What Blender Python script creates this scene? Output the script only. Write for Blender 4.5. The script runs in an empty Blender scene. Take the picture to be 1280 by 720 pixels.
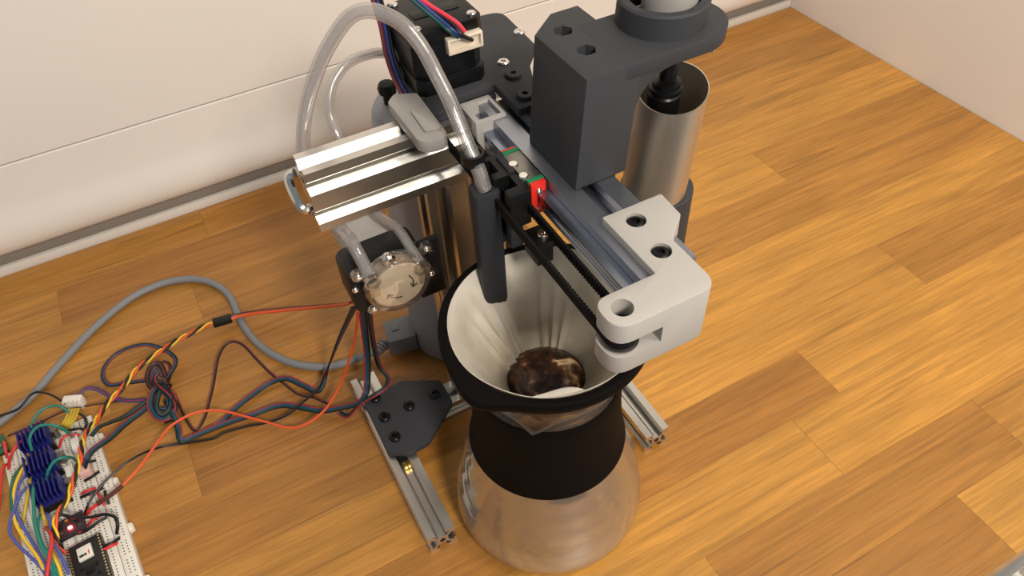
import bpy, bmesh, math, random
from mathutils import Vector, Matrix
random.seed(7)
S = 0.001                      # all dimensions below are in millimetres
scene = bpy.context.scene
COL = scene.collection

# ------------------------------------------------------------------ camera
cam_d = bpy.data.cameras.new('camera')
cam = bpy.data.objects.new('camera', cam_d)
COL.objects.link(cam)
cam_d.sensor_width = 36.0
cam_d.lens = 26.803
cam_d.clip_start = 0.01
cam.matrix_world = Matrix(((0.878911, 0.373446, -0.296737, -39.15 * S),
                           (-0.475162, 0.631158, -0.613075, -235.03 * S),
                           (-0.041663, 0.679837, 0.732179, 510.21 * S),
                           (0, 0, 0, 1)))
scene.camera = cam

# ------------------------------------------------------------------ world, lamps, exposure
world = bpy.data.worlds.new('room_light')
scene.world = world
world.use_nodes = True
wb = world.node_tree.nodes['Background']
wb.inputs[0].default_value = (0.74, 0.87, 1.0, 1)
wb.inputs[1].default_value = 0.24

def area_lamp(name, loc, target, size, power, color):
    d = bpy.data.lights.new(name, 'AREA')
    d.shape = 'DISK'
    d.size = size
    d.energy = power
    d.color = color
    o = bpy.data.objects.new(name, d)
    COL.objects.link(o)
    o.location = Vector(loc)
    o.rotation_euler = (Vector(target) - Vector(loc)).to_track_quat('-Z', 'Y').to_euler()
    return o
area_lamp('key_and_fill_light', (0.10, -1.08, 1.17), (0.20, 0.20, 0.05), 0.26, 19.3, (1.0, 0.92, 0.825))
area_lamp('key_and_fill_light', (0.62, -0.55, 1.45), (0.35, 0.15, 0.0), 0.40, 6.5, (1.0, 0.91, 0.80))  # added fill light, not a real lamp; brightens the right wood and wall
scene.view_settings.view_transform = 'Standard'
scene.view_settings.look = 'None'
scene.view_settings.exposure = 0.0
scene.view_settings.gamma = 1.0
scene.view_settings.use_curve_mapping = False

# ------------------------------------------------------------------ materials
def srgb(r, g, b):
    f = lambda v: (v / 255.0 / 12.92) if v <= 10 else ((v / 255.0 + 0.055) / 1.055) ** 2.4
    return (f(r), f(g), f(b), 1.0)

M = {}
def mat(name, rgb, rough=0.5, metal=0.0, spec=0.5, noise=0.0, nscale=400.0, bump=0.0, coat=0.0, emit=None, aniso=0.0):
    m = bpy.data.materials.new(name)
    m.use_nodes = True
    nt = m.node_tree
    b = nt.nodes['Principled BSDF']
    col = srgb(*rgb)
    b.inputs['Base Color'].default_value = col
    b.inputs['Roughness'].default_value = rough
    b.inputs['Metallic'].default_value = metal
    b.inputs['Specular IOR Level'].default_value = spec
    b.inputs['Coat Weight'].default_value = coat
    b.inputs['Anisotropic'].default_value = aniso
    if emit:
        b.inputs['Emission Color'].default_value = srgb(*emit[0])
        b.inputs['Emission Strength'].default_value = emit[1]
    if noise > 0 or bump > 0:
        tc = nt.nodes.new('ShaderNodeTexCoord')
        nz = nt.nodes.new('ShaderNodeTexNoise')
        nz.inputs['Scale'].default_value = nscale
        nz.inputs['Detail'].default_value = 4
        nt.links.new(tc.outputs['Object'], nz.inputs['Vector'])
        if noise > 0:
            mx = nt.nodes.new('ShaderNodeMix')
            mx.data_type = 'RGBA'
            mx.inputs['A'].default_value = tuple(c * (1 - noise) for c in col[:3]) + (1,)
            mx.inputs['B'].default_value = tuple(min(1, c * (1 + noise)) for c in col[:3]) + (1,)
            nt.links.new(nz.outputs['Fac'], mx.inputs['Factor'])
            nt.links.new(mx.outputs['Result'], b.inputs['Base Color'])
        if bump > 0:
            bp = nt.nodes.new('ShaderNodeBump')
            bp.inputs['Strength'].default_value = bump
            bp.inputs['Distance'].default_value = 0.0004
            nt.links.new(nz.outputs['Fac'], bp.inputs['Height'])
            nt.links.new(bp.outputs['Normal'], b.inputs['Normal'])
    M[name] = m
    return m

def glass(name, rgb, base=0.06, edge=0.75, rough=0.03, haze=0.0, blend=0.35):
    """thin clear wall: mostly see-through, mirror-like towards grazing angles"""
    m = bpy.data.materials.new(name)
    m.use_nodes = True
    nt = m.node_tree
    nt.nodes.remove(nt.nodes['Principled BSDF'])
    out = nt.nodes['Material Output']
    tr = nt.nodes.new('ShaderNodeBsdfTransparent')
    tr.inputs[0].default_value = srgb(*rgb)
    gl = nt.nodes.new('ShaderNodeBsdfGlossy')
    gl.inputs['Roughness'].default_value = rough
    lw = nt.nodes.new('ShaderNodeLayerWeight')
    lw.inputs['Blend'].default_value = blend
    mr = nt.nodes.new('ShaderNodeMapRange')
    mr.inputs['To Min'].default_value = base
    mr.inputs['To Max'].default_value = edge
    nt.links.new(lw.outputs['Facing'], mr.inputs['Value'])
    mx = nt.nodes.new('ShaderNodeMixShader')
    nt.links.new(mr.outputs[0], mx.inputs[0])
    nt.links.new(tr.outputs[0], mx.inputs[1])
    nt.links.new(gl.outputs[0], mx.inputs[2])
    last = mx
    if haze > 0:
        df = nt.nodes.new('ShaderNodeBsdfDiffuse')
        df.inputs[0].default_value = srgb(225, 220, 214)
        m2 = nt.nodes.new('ShaderNodeMixShader')
        m2.inputs[0].default_value = haze
        nt.links.new(mx.outputs[0], m2.inputs[1])
        nt.links.new(df.outputs[0], m2.inputs[2])
        last = m2
    nt.links.new(last.outputs[0], out.inputs[0])
    M[name] = m
    return m

mat('white_wall', (226, 219, 208), 0.55, noise=0.012, nscale=8)
mat('cream_wall', (245, 240, 232), 0.6, noise=0.01, nscale=8)
mat('white_panel', (230, 224, 216), 0.24, noise=0.01, nscale=6)
mat('pale_strip', (214, 207, 198), 0.5)
mat('dark_gap', (150, 138, 126), 0.8)
mat('core_wood', (120, 80, 40), 0.7)
mat('cabinet_white', (222, 218, 210), 0.35)
mat('floor_grey', (120, 105, 90), 0.6, noise=0.1, nscale=12)
mat('aluminium', (206, 203, 196), 0.30, 1.0, noise=0.03, nscale=900)
mat('rail_steel', (150, 158, 174), 0.26, 1.0)
mat('gantry_reflect_grey', (166, 170, 180), 0.40, 1.0)  # cool reflection on the bar is put into this blue-grey base colour
mat('brushed_steel', (226, 216, 200), 0.42, 1.0, aniso=0.4, bump=0.12, nscale=2200)
mat('bright_steel', (225, 222, 216), 0.16, 1.0)
mat('dull_steel', (150, 147, 142), 0.4, 1.0)
mat('dark_steel', (46, 45, 44), 0.45, 0.6)
mat('brass', (205, 170, 95), 0.3, 1.0)
mat('grey_print', (56, 57, 60), 0.62, spec=0.3, bump=0.05, nscale=1500)
mat('charcoal_print', (44, 45, 48), 0.6, spec=0.3, bump=0.05, nscale=1500)
mat('white_print', (178, 173, 166), 0.48, bump=0.03, nscale=1500)
mat('silver_print', (152, 148, 142), 0.38, bump=0.03, nscale=1500)
mat('black_plastic', (16, 16, 17), 0.45, spec=0.35)
mat('black_motor', (12, 12, 14), 0.4, spec=0.3)
mat('black_matte', (15, 14, 14), 0.7)
mat('black_rubber', (14, 12, 12), 0.85, spec=0.2)
mat('black_band', (8, 5, 4), 0.7, spec=0.12)
mat('black_glossy', (13, 12, 12), 0.33)
mat('black_oxide', (22, 22, 23), 0.35, 0.5)
mat('green_seal', (12, 120, 74), 0.5)
mat('red_cap', (222, 42, 28), 0.45)
mat('kettle_grey', (150, 152, 157), 0.42)
mat('plug_grey', (128, 129, 130), 0.55)
mat('cord_grey', (128, 129, 130), 0.55)
mat('beige_rotor', (222, 208, 186), 0.5)
mat('cream_connector', (222, 208, 188), 0.5)
mat('breadboard_white', (228, 222, 210), 0.5)
mat('hole_dark', (60, 55, 50), 0.8)
mat('groove_grey', (188, 182, 172), 0.7)
mat('heatsink_blue', (34, 40, 128), 0.42, 0.35)
mat('pcb_black', (26, 25, 26), 0.5, noise=0.15, nscale=300)
mat('pcb_dark', (52, 38, 46), 0.5, noise=0.2, nscale=300)
mat('pcb_green', (38, 96, 62), 0.45)
mat('shield_metal', (210, 208, 204), 0.35, 0.7)
mat('pin_gold', (214, 190, 140), 0.35, 0.9)
mat('red_led', (255, 60, 50), 0.3, emit=((255, 50, 50), 40.0))
mat('ink_dark', (50, 46, 42), 0.7)
for n, c in dict(w_black=(20, 18, 18), w_red=(150, 40, 52), w_blue=(30, 74, 112), w_green=(20, 70, 66),
                 w_orange=(226, 88, 40), w_rust=(196, 84, 48), w_brown=(86, 44, 36), w_yellow=(232, 190, 52),
                 w_mustard=(196, 166, 46), w_teal=(32, 124, 110), w_bluewire=(82, 88, 160), w_scarlet=(214, 52, 50),
                 w_pink=(224, 180, 170), w_deepgreen=(34, 100, 74), w_maroon=(112, 44, 44), w_bright_red=(214, 52, 72),
                 w_navy=(40, 52, 110)).items():
    mat(n, c, 0.42)
glass('clear_glass', (250, 249, 246), 0.05, 0.85, 0.06, haze=0.05, blend=0.40)
glass('cone_glass', (246, 244, 240), 0.05, 0.7, 0.03, blend=0.35)
glass('clear_tube', (242, 240, 240), 0.08, 0.5, 0.08, haze=0.14, blend=0.42)
glass('clear_plastic', (244, 240, 234), 0.09, 0.7, 0.04, haze=0.02, blend=0.42)
glass('milky_tube', (236, 232, 230), 0.12, 0.5, 0.12, haze=0.45, blend=0.45)

def wood():
    m = bpy.data.materials.new('oak_stave')
    m.use_nodes = True
    nt = m.node_tree
    L = nt.links.new
    b = nt.nodes['Principled BSDF']
    N = nt.nodes.new
    tc = N('ShaderNodeTexCoord')
    oi = N('ShaderNodeObjectInfo')
    at = N('ShaderNodeAttribute')
    at.attribute_type = 'OBJECT'
    at.attribute_name = 'tone'
    off = N('ShaderNodeVectorMath'); off.operation = 'SCALE'
    off.inputs[0].default_value = (3.1, 7.7, 1.3)
    L(oi.outputs['Random'], off.inputs['Scale'])
    add = N('ShaderNodeVectorMath'); add.operation = 'ADD'
    L(tc.outputs['Object'], add.inputs[0]); L(off.outputs[0], add.inputs[1])
    def noise(scale, detail, dist, rough=0.6):
        mp = N('ShaderNodeMapping'); mp.inputs['Scale'].default_value = scale
        L(add.outputs[0], mp.inputs[0])
        n = N('ShaderNodeTexNoise'); n.inputs['Scale'].default_value = 1.0
        n.inputs['Detail'].default_value = detail; n.inputs['Distortion'].default_value = dist
        n.inputs['Roughness'].default_value = rough
        L(mp.outputs[0], n.inputs['Vector'])
        return n
    broad = noise((4.5, 62, 30), 4, 1.1)
    fine = noise((14, 420, 150), 5, 0.5, 0.7)
    cloud = noise((7, 14, 10), 2, 0.3)
    vein = noise((3.2, 110, 40), 3, 1.6, 0.55)
    # tone -> two colours
    base = N('ShaderNodeValToRGB')
    base.color_ramp.elements[0].color = srgb(199, 143, 62)
    base.color_ramp.elements[1].color = srgb(158, 105, 45)
    L(at.outputs['Fac'], base.inputs[0])
    def mulramp(src, lo, hi, p0, p1):
        r = N('ShaderNodeMapRange')
        r.inputs['From Min'].default_value = p0; r.inputs['From Max'].default_value = p1
        r.inputs['To Min'].default_value = lo; r.inputs['To Max'].default_value = hi
        L(src.outputs['Fac'], r.inputs['Value'])
        return r
    def mult(a_out, fac_out):
        mx = N('ShaderNodeVectorMath'); mx.operation = 'SCALE'
        L(a_out, mx.inputs[0]); L(fac_out, mx.inputs['Scale'])
        return mx.outputs[0]
    c = mult(base.outputs[0], mulramp(broad, 0.80, 1.12, 0.32, 0.62).outputs[0])
    c = mult(c, mulramp(fine, 0.78, 1.12, 0.32, 0.62).outputs[0])
    c = mult(c, mulramp(cloud, 0.90, 1.08, 0.3, 0.7).outputs[0])
    c = mult(c, mulramp(vein, 1.0, 0.70, 0.60, 0.72).outputs[0])
    L(c, b.inputs['Base Color'])
    rr = mulramp(fine, 0.48, 0.36, 0.3, 0.7)
    L(rr.outputs[0], b.inputs['Roughness'])
    bp = N('ShaderNodeBump'); bp.inputs['Strength'].default_value = 0.12; bp.inputs['Distance'].default_value = 0.0003
    L(fine.outputs['Fac'], bp.inputs['Height']); L(bp.outputs[0], b.inputs['Normal'])
    M['oak'] = m
wood()

def coffee():
    m = bpy.data.materials.new('wet_coffee')
    m.use_nodes = True
    nt = m.node_tree; L = nt.links.new; N = nt.nodes.new
    b = nt.nodes['Principled BSDF']
    tc = N('ShaderNodeTexCoord')
    n1 = N('ShaderNodeTexNoise'); n1.inputs['Scale'].default_value = 75; n1.inputs['Detail'].default_value = 5
    n1.inputs['Distortion'].default_value = 0.8
    L(tc.outputs['Object'], n1.inputs['Vector'])
    r = N('ShaderNodeValToRGB')
    e = r.color_ramp.elements
    e[0].position = 0.44; e[0].color = srgb(34, 16, 8)
    e[1].position = 0.64; e[1].color = srgb(214, 186, 142)
    k = r.color_ramp.elements.new(0.55); k.color = srgb(92, 52, 24)
    L(n1.outputs['Fac'], r.inputs[0]); L(r.outputs[0], b.inputs['Base Color'])
    b.inputs['Roughness'].default_value = 0.3
    n2 = N('ShaderNodeTexNoise'); n2.inputs['Scale'].default_value = 420; n2.inputs['Detail'].default_value = 3
    L(tc.outputs['Object'], n2.inputs['Vector'])
    bp = N('ShaderNodeBump'); bp.inputs['Strength'].default_value = 0.6; bp.inputs['Distance'].default_value = 0.001
    L(n2.outputs['Fac'], bp.inputs['Height']); L(bp.outputs[0], b.inputs['Normal'])
    M['coffee'] = m
coffee()

def wet_paper():
    m = bpy.data.materials.new('wet_paper')
    m.use_nodes = True
    nt = m.node_tree; L = nt.links.new; N = nt.nodes.new
    b = nt.nodes['Principled BSDF']
    tc = N('ShaderNodeTexCoord')
    sp = N('ShaderNodeSeparateXYZ'); L(tc.outputs['Object'], sp.inputs[0])
    nz = N('ShaderNodeTexNoise'); nz.inputs['Scale'].default_value = 34; nz.inputs['Detail'].default_value = 4
    L(tc.outputs['Object'], nz.inputs['Vector'])
    # soaked up to an uneven tide line; shade inside the cone is put into this gradient too
    ma = N('ShaderNodeMath'); ma.operation = 'MULTIPLY_ADD'
    ma.inputs[1].default_value = 0.10
    L(nz.outputs['Fac'], ma.inputs[0]); L(sp.outputs['Z'], ma.inputs[2])
    mr = N('ShaderNodeMapRange'); mr.inputs['From Min'].default_value = 0.060; mr.inputs['From Max'].default_value = 0.135
    L(ma.outputs[0], mr.inputs['Value'])
    r = N('ShaderNodeValToRGB'); e = r.color_ramp.elements
    e[0].color = srgb(122, 110, 92); e[1].color = srgb(206, 198, 184)
    k = e.new(0.55); k.color = srgb(178, 168, 150)
    L(mr.outputs[0], r.inputs[0]); L(r.outputs[0], b.inputs['Base Color'])
    b.inputs['Roughness'].default_value = 0.8
    b.inputs['Specular IOR Level'].default_value = 0.3
    M['paper'] = m
wet_paper()

# ------------------------------------------------------------------ geometry helpers (mm)
def rrect(x0, y0, x1, y1, r, n=5):
    pts = []
    for cx, cy, a0 in ((x1 - r, y1 - r, 0), (x0 + r, y1 - r, 90), (x0 + r, y0 + r, 180), (x1 - r, y0 + r, 270)):
        for i in range(n + 1):
            a = math.radians(a0 + 90.0 * i / n)
            pts.append((cx + r * math.cos(a), cy + r * math.sin(a)))
    return pts

def round_poly(pts, rads, n=5):
    """round the corners of a polygon; rads one radius per corner"""
    out = []
    k = len(pts)
    for i in range(k):
        p = Vector(pts[i]); a = Vector(pts[i - 1]); b = Vector(pts[(i + 1) % k]); r = rads[i]
        if r <= 0:
            out.append(tuple(p)); continue
        u = (a - p).normalized(); v = (b - p).normalized()
        ang = u.angle(v)
        d = min(r / math.tan(ang / 2), (a - p).length * .49, (b - p).length * .49)
        for j in range(n + 1):
            t = j / n
            q = (p + u * d) * (1 - t) ** 2 + p * 2 * t * (1 - t) + (p + v * d) * t * t
            out.append(tuple(q))
    return out

def circle(cx, cy, r, n=24):
    return [(cx + r * math.cos(2 * math.pi * i / n), cy + r * math.sin(2 * math.pi * i / n)) for i in range(n)]

def smooth_path(pts, sub=6, closed=False):
    P = [Vector(p) for p in pts]
    n = len(P)
    out = []
    rng = range(n) if closed else range(n - 1)
    for i in rng:
        p1 = P[i]; p2 = P[(i + 1) % n]
        p0 = P[i - 1] if (i > 0 or closed) else p1 * 2 - p2
        p3 = P[(i + 2) % n] if (i + 2 < n or closed) else p2 * 2 - p1
        for j in range(sub):
            t = j / sub
            out.append(0.5 * ((2 * p1) + (p2 - p0) * t + (2 * p0 - 5 * p1 + 4 * p2 - p3) * t * t + (3 * p1 - p0 - 3 * p2 + p3) * t ** 3))
    if not closed:
        out.append(P[-1])
    return out

class G:
    def __init__(self):
        self.v = []; self.f = []
    def _add(self, vs, fs):
        o = len(self.v)
        self.v += [tuple(p) for p in vs]
        self.f += [tuple(i + o for i in f) for f in fs]
        return self
    def box(self, x0, y0, z0, x1, y1, z1):
        vs = [(x, y, z) for z in (z0, z1) for y in (y0, y1) for x in (x0, x1)]
        return self._add(vs, [(0, 2, 3, 1), (4, 5, 7, 6), (0, 1, 5, 4), (2, 6, 7, 3), (0, 4, 6, 2), (1, 3, 7, 5)])
    def prism(self, outline, a0, a1, axis='z'):
        n = len(outline)
        def p(u, v, w):
            return {'z': (u, v, w), 'y': (u, w, v), 'x': (w, u, v)}[axis]
        vs = [p(u, v, a0) for u, v in outline] + [p(u, v, a1) for u, v in outline]
        fs = [tuple(range(n))[::-1], tuple(range(n, 2 * n))] + [(i, (i + 1) % n, n + (i + 1) % n, n + i) for i in range(n)]
        return self._add(vs, fs)
    def cyl(self, c, r0, r1, h, axis='z', n=24):
        """cylinder / cone from base centre c along axis"""
        vs = []; cx, cy, cz = c
        for r, w in ((r0, 0), (r1, h)):
            for i in range(n):
                a = 2 * math.pi * i / n
                u, v = r * math.cos(a), r * math.sin(a)
                vs.append({'z': (cx + u, cy + v, cz + w), 'y': (cx + u, cy + w, cz + v), 'x': (cx + w, cy + u, cz + v)}[axis])
        fs = [tuple(range(n))[::-1], tuple(range(n, 2 * n))] + [(i, (i + 1) % n, n + (i + 1) % n, n + i) for i in range(n)]
        return self._add(vs, fs)
    def lathe(self, c, prof, n=64, cap0=False, cap1=False, axis='z', rfun=None):
        vs = []; fs = []; cx, cy, cz = c
        for r, w in prof:
            for i in range(n):
                a = 2 * math.pi * i / n
                rr = r if rfun is None else rfun(r, a, w)
                u, v = rr * math.cos(a), rr * math.sin(a)
                vs.append({'z': (cx + u, cy + v, cz + w), 'y': (cx + u, cy + w, cz + v), 'x': (cx + w, cy + u, cz + v)}[axis])
        for k in range(len(prof) - 1):
            for i in range(n):
                j = (i + 1) % n
                fs.append((k * n + i, k * n + j, (k + 1) * n + j, (k + 1) * n + i))
        if cap0: fs.append(tuple(range(n))[::-1])
        if cap1: fs.append(tuple(range((len(prof) - 1) * n, len(prof) * n)))
        return self._add(vs, fs)
    def tube(self, path, r, n=8, closed=False):
        P = [Vector(p) for p in path]; k = len(P)
        rad = r if callable(r) else (lambda t: r)
        t0 = (P[1] - P[0]).normalized()
        up = Vector((0, 0, 1)) if abs(t0.z) < .9 else Vector((1, 0, 0))
        nrm = t0.cross(up).normalized(); vs = []; fs = []
        for i in range(k):
            if closed: t = (P[(i + 1) % k] - P[i - 1])
            else: t = P[min(i + 1, k - 1)] - P[max(i - 1, 0)]
            if t.length < 1e-9: t = Vector((0, 0, 1))
            t.normalize()
            nrm = (nrm - t * nrm.dot(t))
            if nrm.length < 1e-6: nrm = t.orthogonal()
            nrm.normalize()
            b = t.cross(nrm)
            rr = rad(i / (k - 1))
            for j in range(n):
                a = 2 * math.pi * j / n
                vs.append(P[i] + nrm * (rr * math.cos(a)) + b * (rr * math.sin(a)))
        m = k if closed else k - 1
        for i in range(m):
            for j in range(n):
                j2 = (j + 1) % n; i2 = (i + 1) % k
                fs.append((i * n + j, i * n + j2, i2 * n + j2, i2 * n + j))
        if not closed:
            fs.append(tuple(range(n))[::-1]); fs.append(tuple(range((k - 1) * n, k * n)))
        return self._add(vs, fs)
    def ball(self, c, r, n=12, m=8, sz=1.0):
        prof = [(max(1e-4, r * math.sin(math.pi * i / m)), -r * sz * math.cos(math.pi * i / m)) for i in range(m + 1)]
        return self.lathe(c, prof, n)
    def build(self, name, material, parent=None, bevel=0.0, seg=2, smooth=35, local=False, cut=None):
        """one mesh object; world mm unless local (then in the parent's own frame)"""
        xs = [p[0] for p in self.v]; ys = [p[1] for p in self.v]; zs = [p[2] for p in self.v]
        if parent is None:
            o0 = Vector(((min(xs) + max(xs)) / 2, (min(ys) + max(ys)) / 2, min(zs)))
        elif local:
            o0 = Vector((0, 0, 0))
        else:
            w = Vector((0, 0, 0)); q = parent
            while q is not None:
                w += q.location; q = q.parent
            o0 = w / S
        me = bpy.data.meshes.new(name)
        bm = bmesh.new()
        bv = [bm.verts.new((Vector(p) - o0) * S) for p in self.v]
        for f in self.f:
            try: bm.faces.new([bv[i] for i in f])
            except ValueError: pass
        bmesh.ops.recalc_face_normals(bm, faces=bm.faces)
        if bevel > 0:
            es = [e for e in bm.edges if len(e.link_faces) == 2 and e.calc_face_angle(0) > math.radians(28)]
            bmesh.ops.bevel(bm, geom=es, offset=bevel * S, segments=seg, affect='EDGES', profile=0.5, clamp_overlap=True)
        bm.to_mesh(me); bm.free()
        if cut is not None:
            me = subtract(me, cut, o0)
            me.name = name
        for p in me.polygons: p.use_smooth = True
        me.set_sharp_from_angle(angle=math.radians(smooth))
        me.materials.clear()
        me.materials.append(M[material] if isinstance(material, str) else material)
        o = bpy.data.objects.new(name, me)
        COL.objects.link(o)
        if parent is None: o.location = o0 * S
        else: o.parent = parent
        return o

def subtract(me, cut, o0):
    """boolean difference worked out now; nothing of the cutter stays in the scene"""
    def tmp(mesh):
        o = bpy.data.objects.new('work', mesh); COL.objects.link(o); return o
    a = tmp(me)
    cm = bpy.data.meshes.new('work')
    bm = bmesh.new()
    bv = [bm.verts.new((Vector(p) - o0) * S) for p in cut.v]
    for f in cut.f: bm.faces.new([bv[i] for i in f])
    bmesh.ops.recalc_face_normals(bm, faces=bm.faces)
    bm.to_mesh(cm); bm.free()
    b = tmp(cm)
    md = a.modifiers.new('cut', 'BOOLEAN'); md.operation = 'DIFFERENCE'; md.solver = 'EXACT'; md.object = b
    md.use_self = True
    dg = bpy.context.evaluated_depsgraph_get()
    res = bpy.data.meshes.new_from_object(a.evaluated_get(dg))
    bpy.data.objects.remove(a); bpy.data.objects.remove(b)
    bpy.data.meshes.remove(cm)
    return res

def tag(o, label, cat, group=None):
    o['label'] = label; o['category'] = cat
    if group: o['group'] = group
    return o
def struct(o, label=None, cat=None):
    o['kind'] = 'structure'
    if label: o['label'] = label
    if cat: o['category'] = cat
    return o
def thing(name, loc, label, cat, group=None, rotz=0.0):
    o = bpy.data.objects.new(name, None)
    o.empty_display_size = 0.01
    COL.objects.link(o)
    o.location = Vector(loc) * S
    o.rotation_euler = (0, 0, rotz)
    return tag(o, label, cat, group)

def slot_outline(w, h, sw, sh):
    """outline of a V-slot profile w x h; sw / sh = slot centres along the width / height"""
    def side(L, centres):
        pts = [(0.0, 0.0)]
        for c in centres:
            pts += [(c - 4.6, 0), (c - 2.9, 1.8), (c - 5.8, 1.8), (c - 5.8, 2.5), (c - 2.8, 5.8), (c + 2.8, 5.8), (c + 5.8, 2.5), (c + 5.8, 1.8), (c + 2.9, 1.8), (c + 4.6, 0)]
        return pts
    out = []
    out += [(x, y) for x, y in side(w, sw)]
    out += [(w - y, x) for x, y in side(h, sh)]
    out += [(w - x, h - y) for x, y in side(w, [w - c for c in sw][::-1])]
    out += [(y, h - x) for x, y in side(h, [h - c for c in sh][::-1])]
    return out

def profile_bar(name, x0, y0, z0, x1, y1, z1, axis, parent, sw, sh, mate='aluminium'):
    """V-slot bar filling the given box, running along axis"""
    g = G()
    if axis == 'x':
        o = [(y0 + u, z0 + v) for u, v in slot_outline(y1 - y0, z1 - z0, sw, sh)]; a0, a1 = x0, x1
        g.prism(o, a0, a1, 'x')
    elif axis == 'y':
        o = [(x0 + u, z0 + v) for u, v in slot_outline(x1 - x0, z1 - z0, sw, sh)]; a0, a1 = y0, y1
        g.prism(o, a0, a1, 'y')
    else:
        o = [(x0 + u, y0 + v) for u, v in slot_outline(x1 - x0, y1 - y0, sw, sh)]; a0, a1 = z0, z1
        g.prism(o, a0, a1, 'z')
    return g.build(name, mate, parent, smooth=20)

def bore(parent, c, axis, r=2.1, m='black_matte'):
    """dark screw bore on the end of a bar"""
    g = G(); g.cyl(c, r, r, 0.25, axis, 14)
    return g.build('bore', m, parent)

def cap_screw(parent, c, r=4.2, h=2.6, m='black_oxide', name='screw', socket=True, local=False, axis='z'):
    """button head with a hex recess; c is the seat of the head"""
    g = G(); x, y, z = c
    prof = [(r, 0), (r, h * .45), (r * .86, h * .8), (r * .62, h), (r * .42, h)]
    if socket: prof += [(r * .40, h * .35), (0.01, h * .35)]
    else: prof += [(0.01, h)]
    if axis == 'y-':
        g.lathe((x, y, z), [(a, -b) for a, b in prof], 16, cap0=True, axis='y')
    elif axis == 'x-':
        g.lathe((x, y, z), [(a, -b) for a, b in prof], 16, cap0=True, axis='x')
    else:
        g.lathe((x, y, z), prof, 16, cap0=True)
    return g.build(name, m, parent, local=local, smooth=30)

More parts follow.
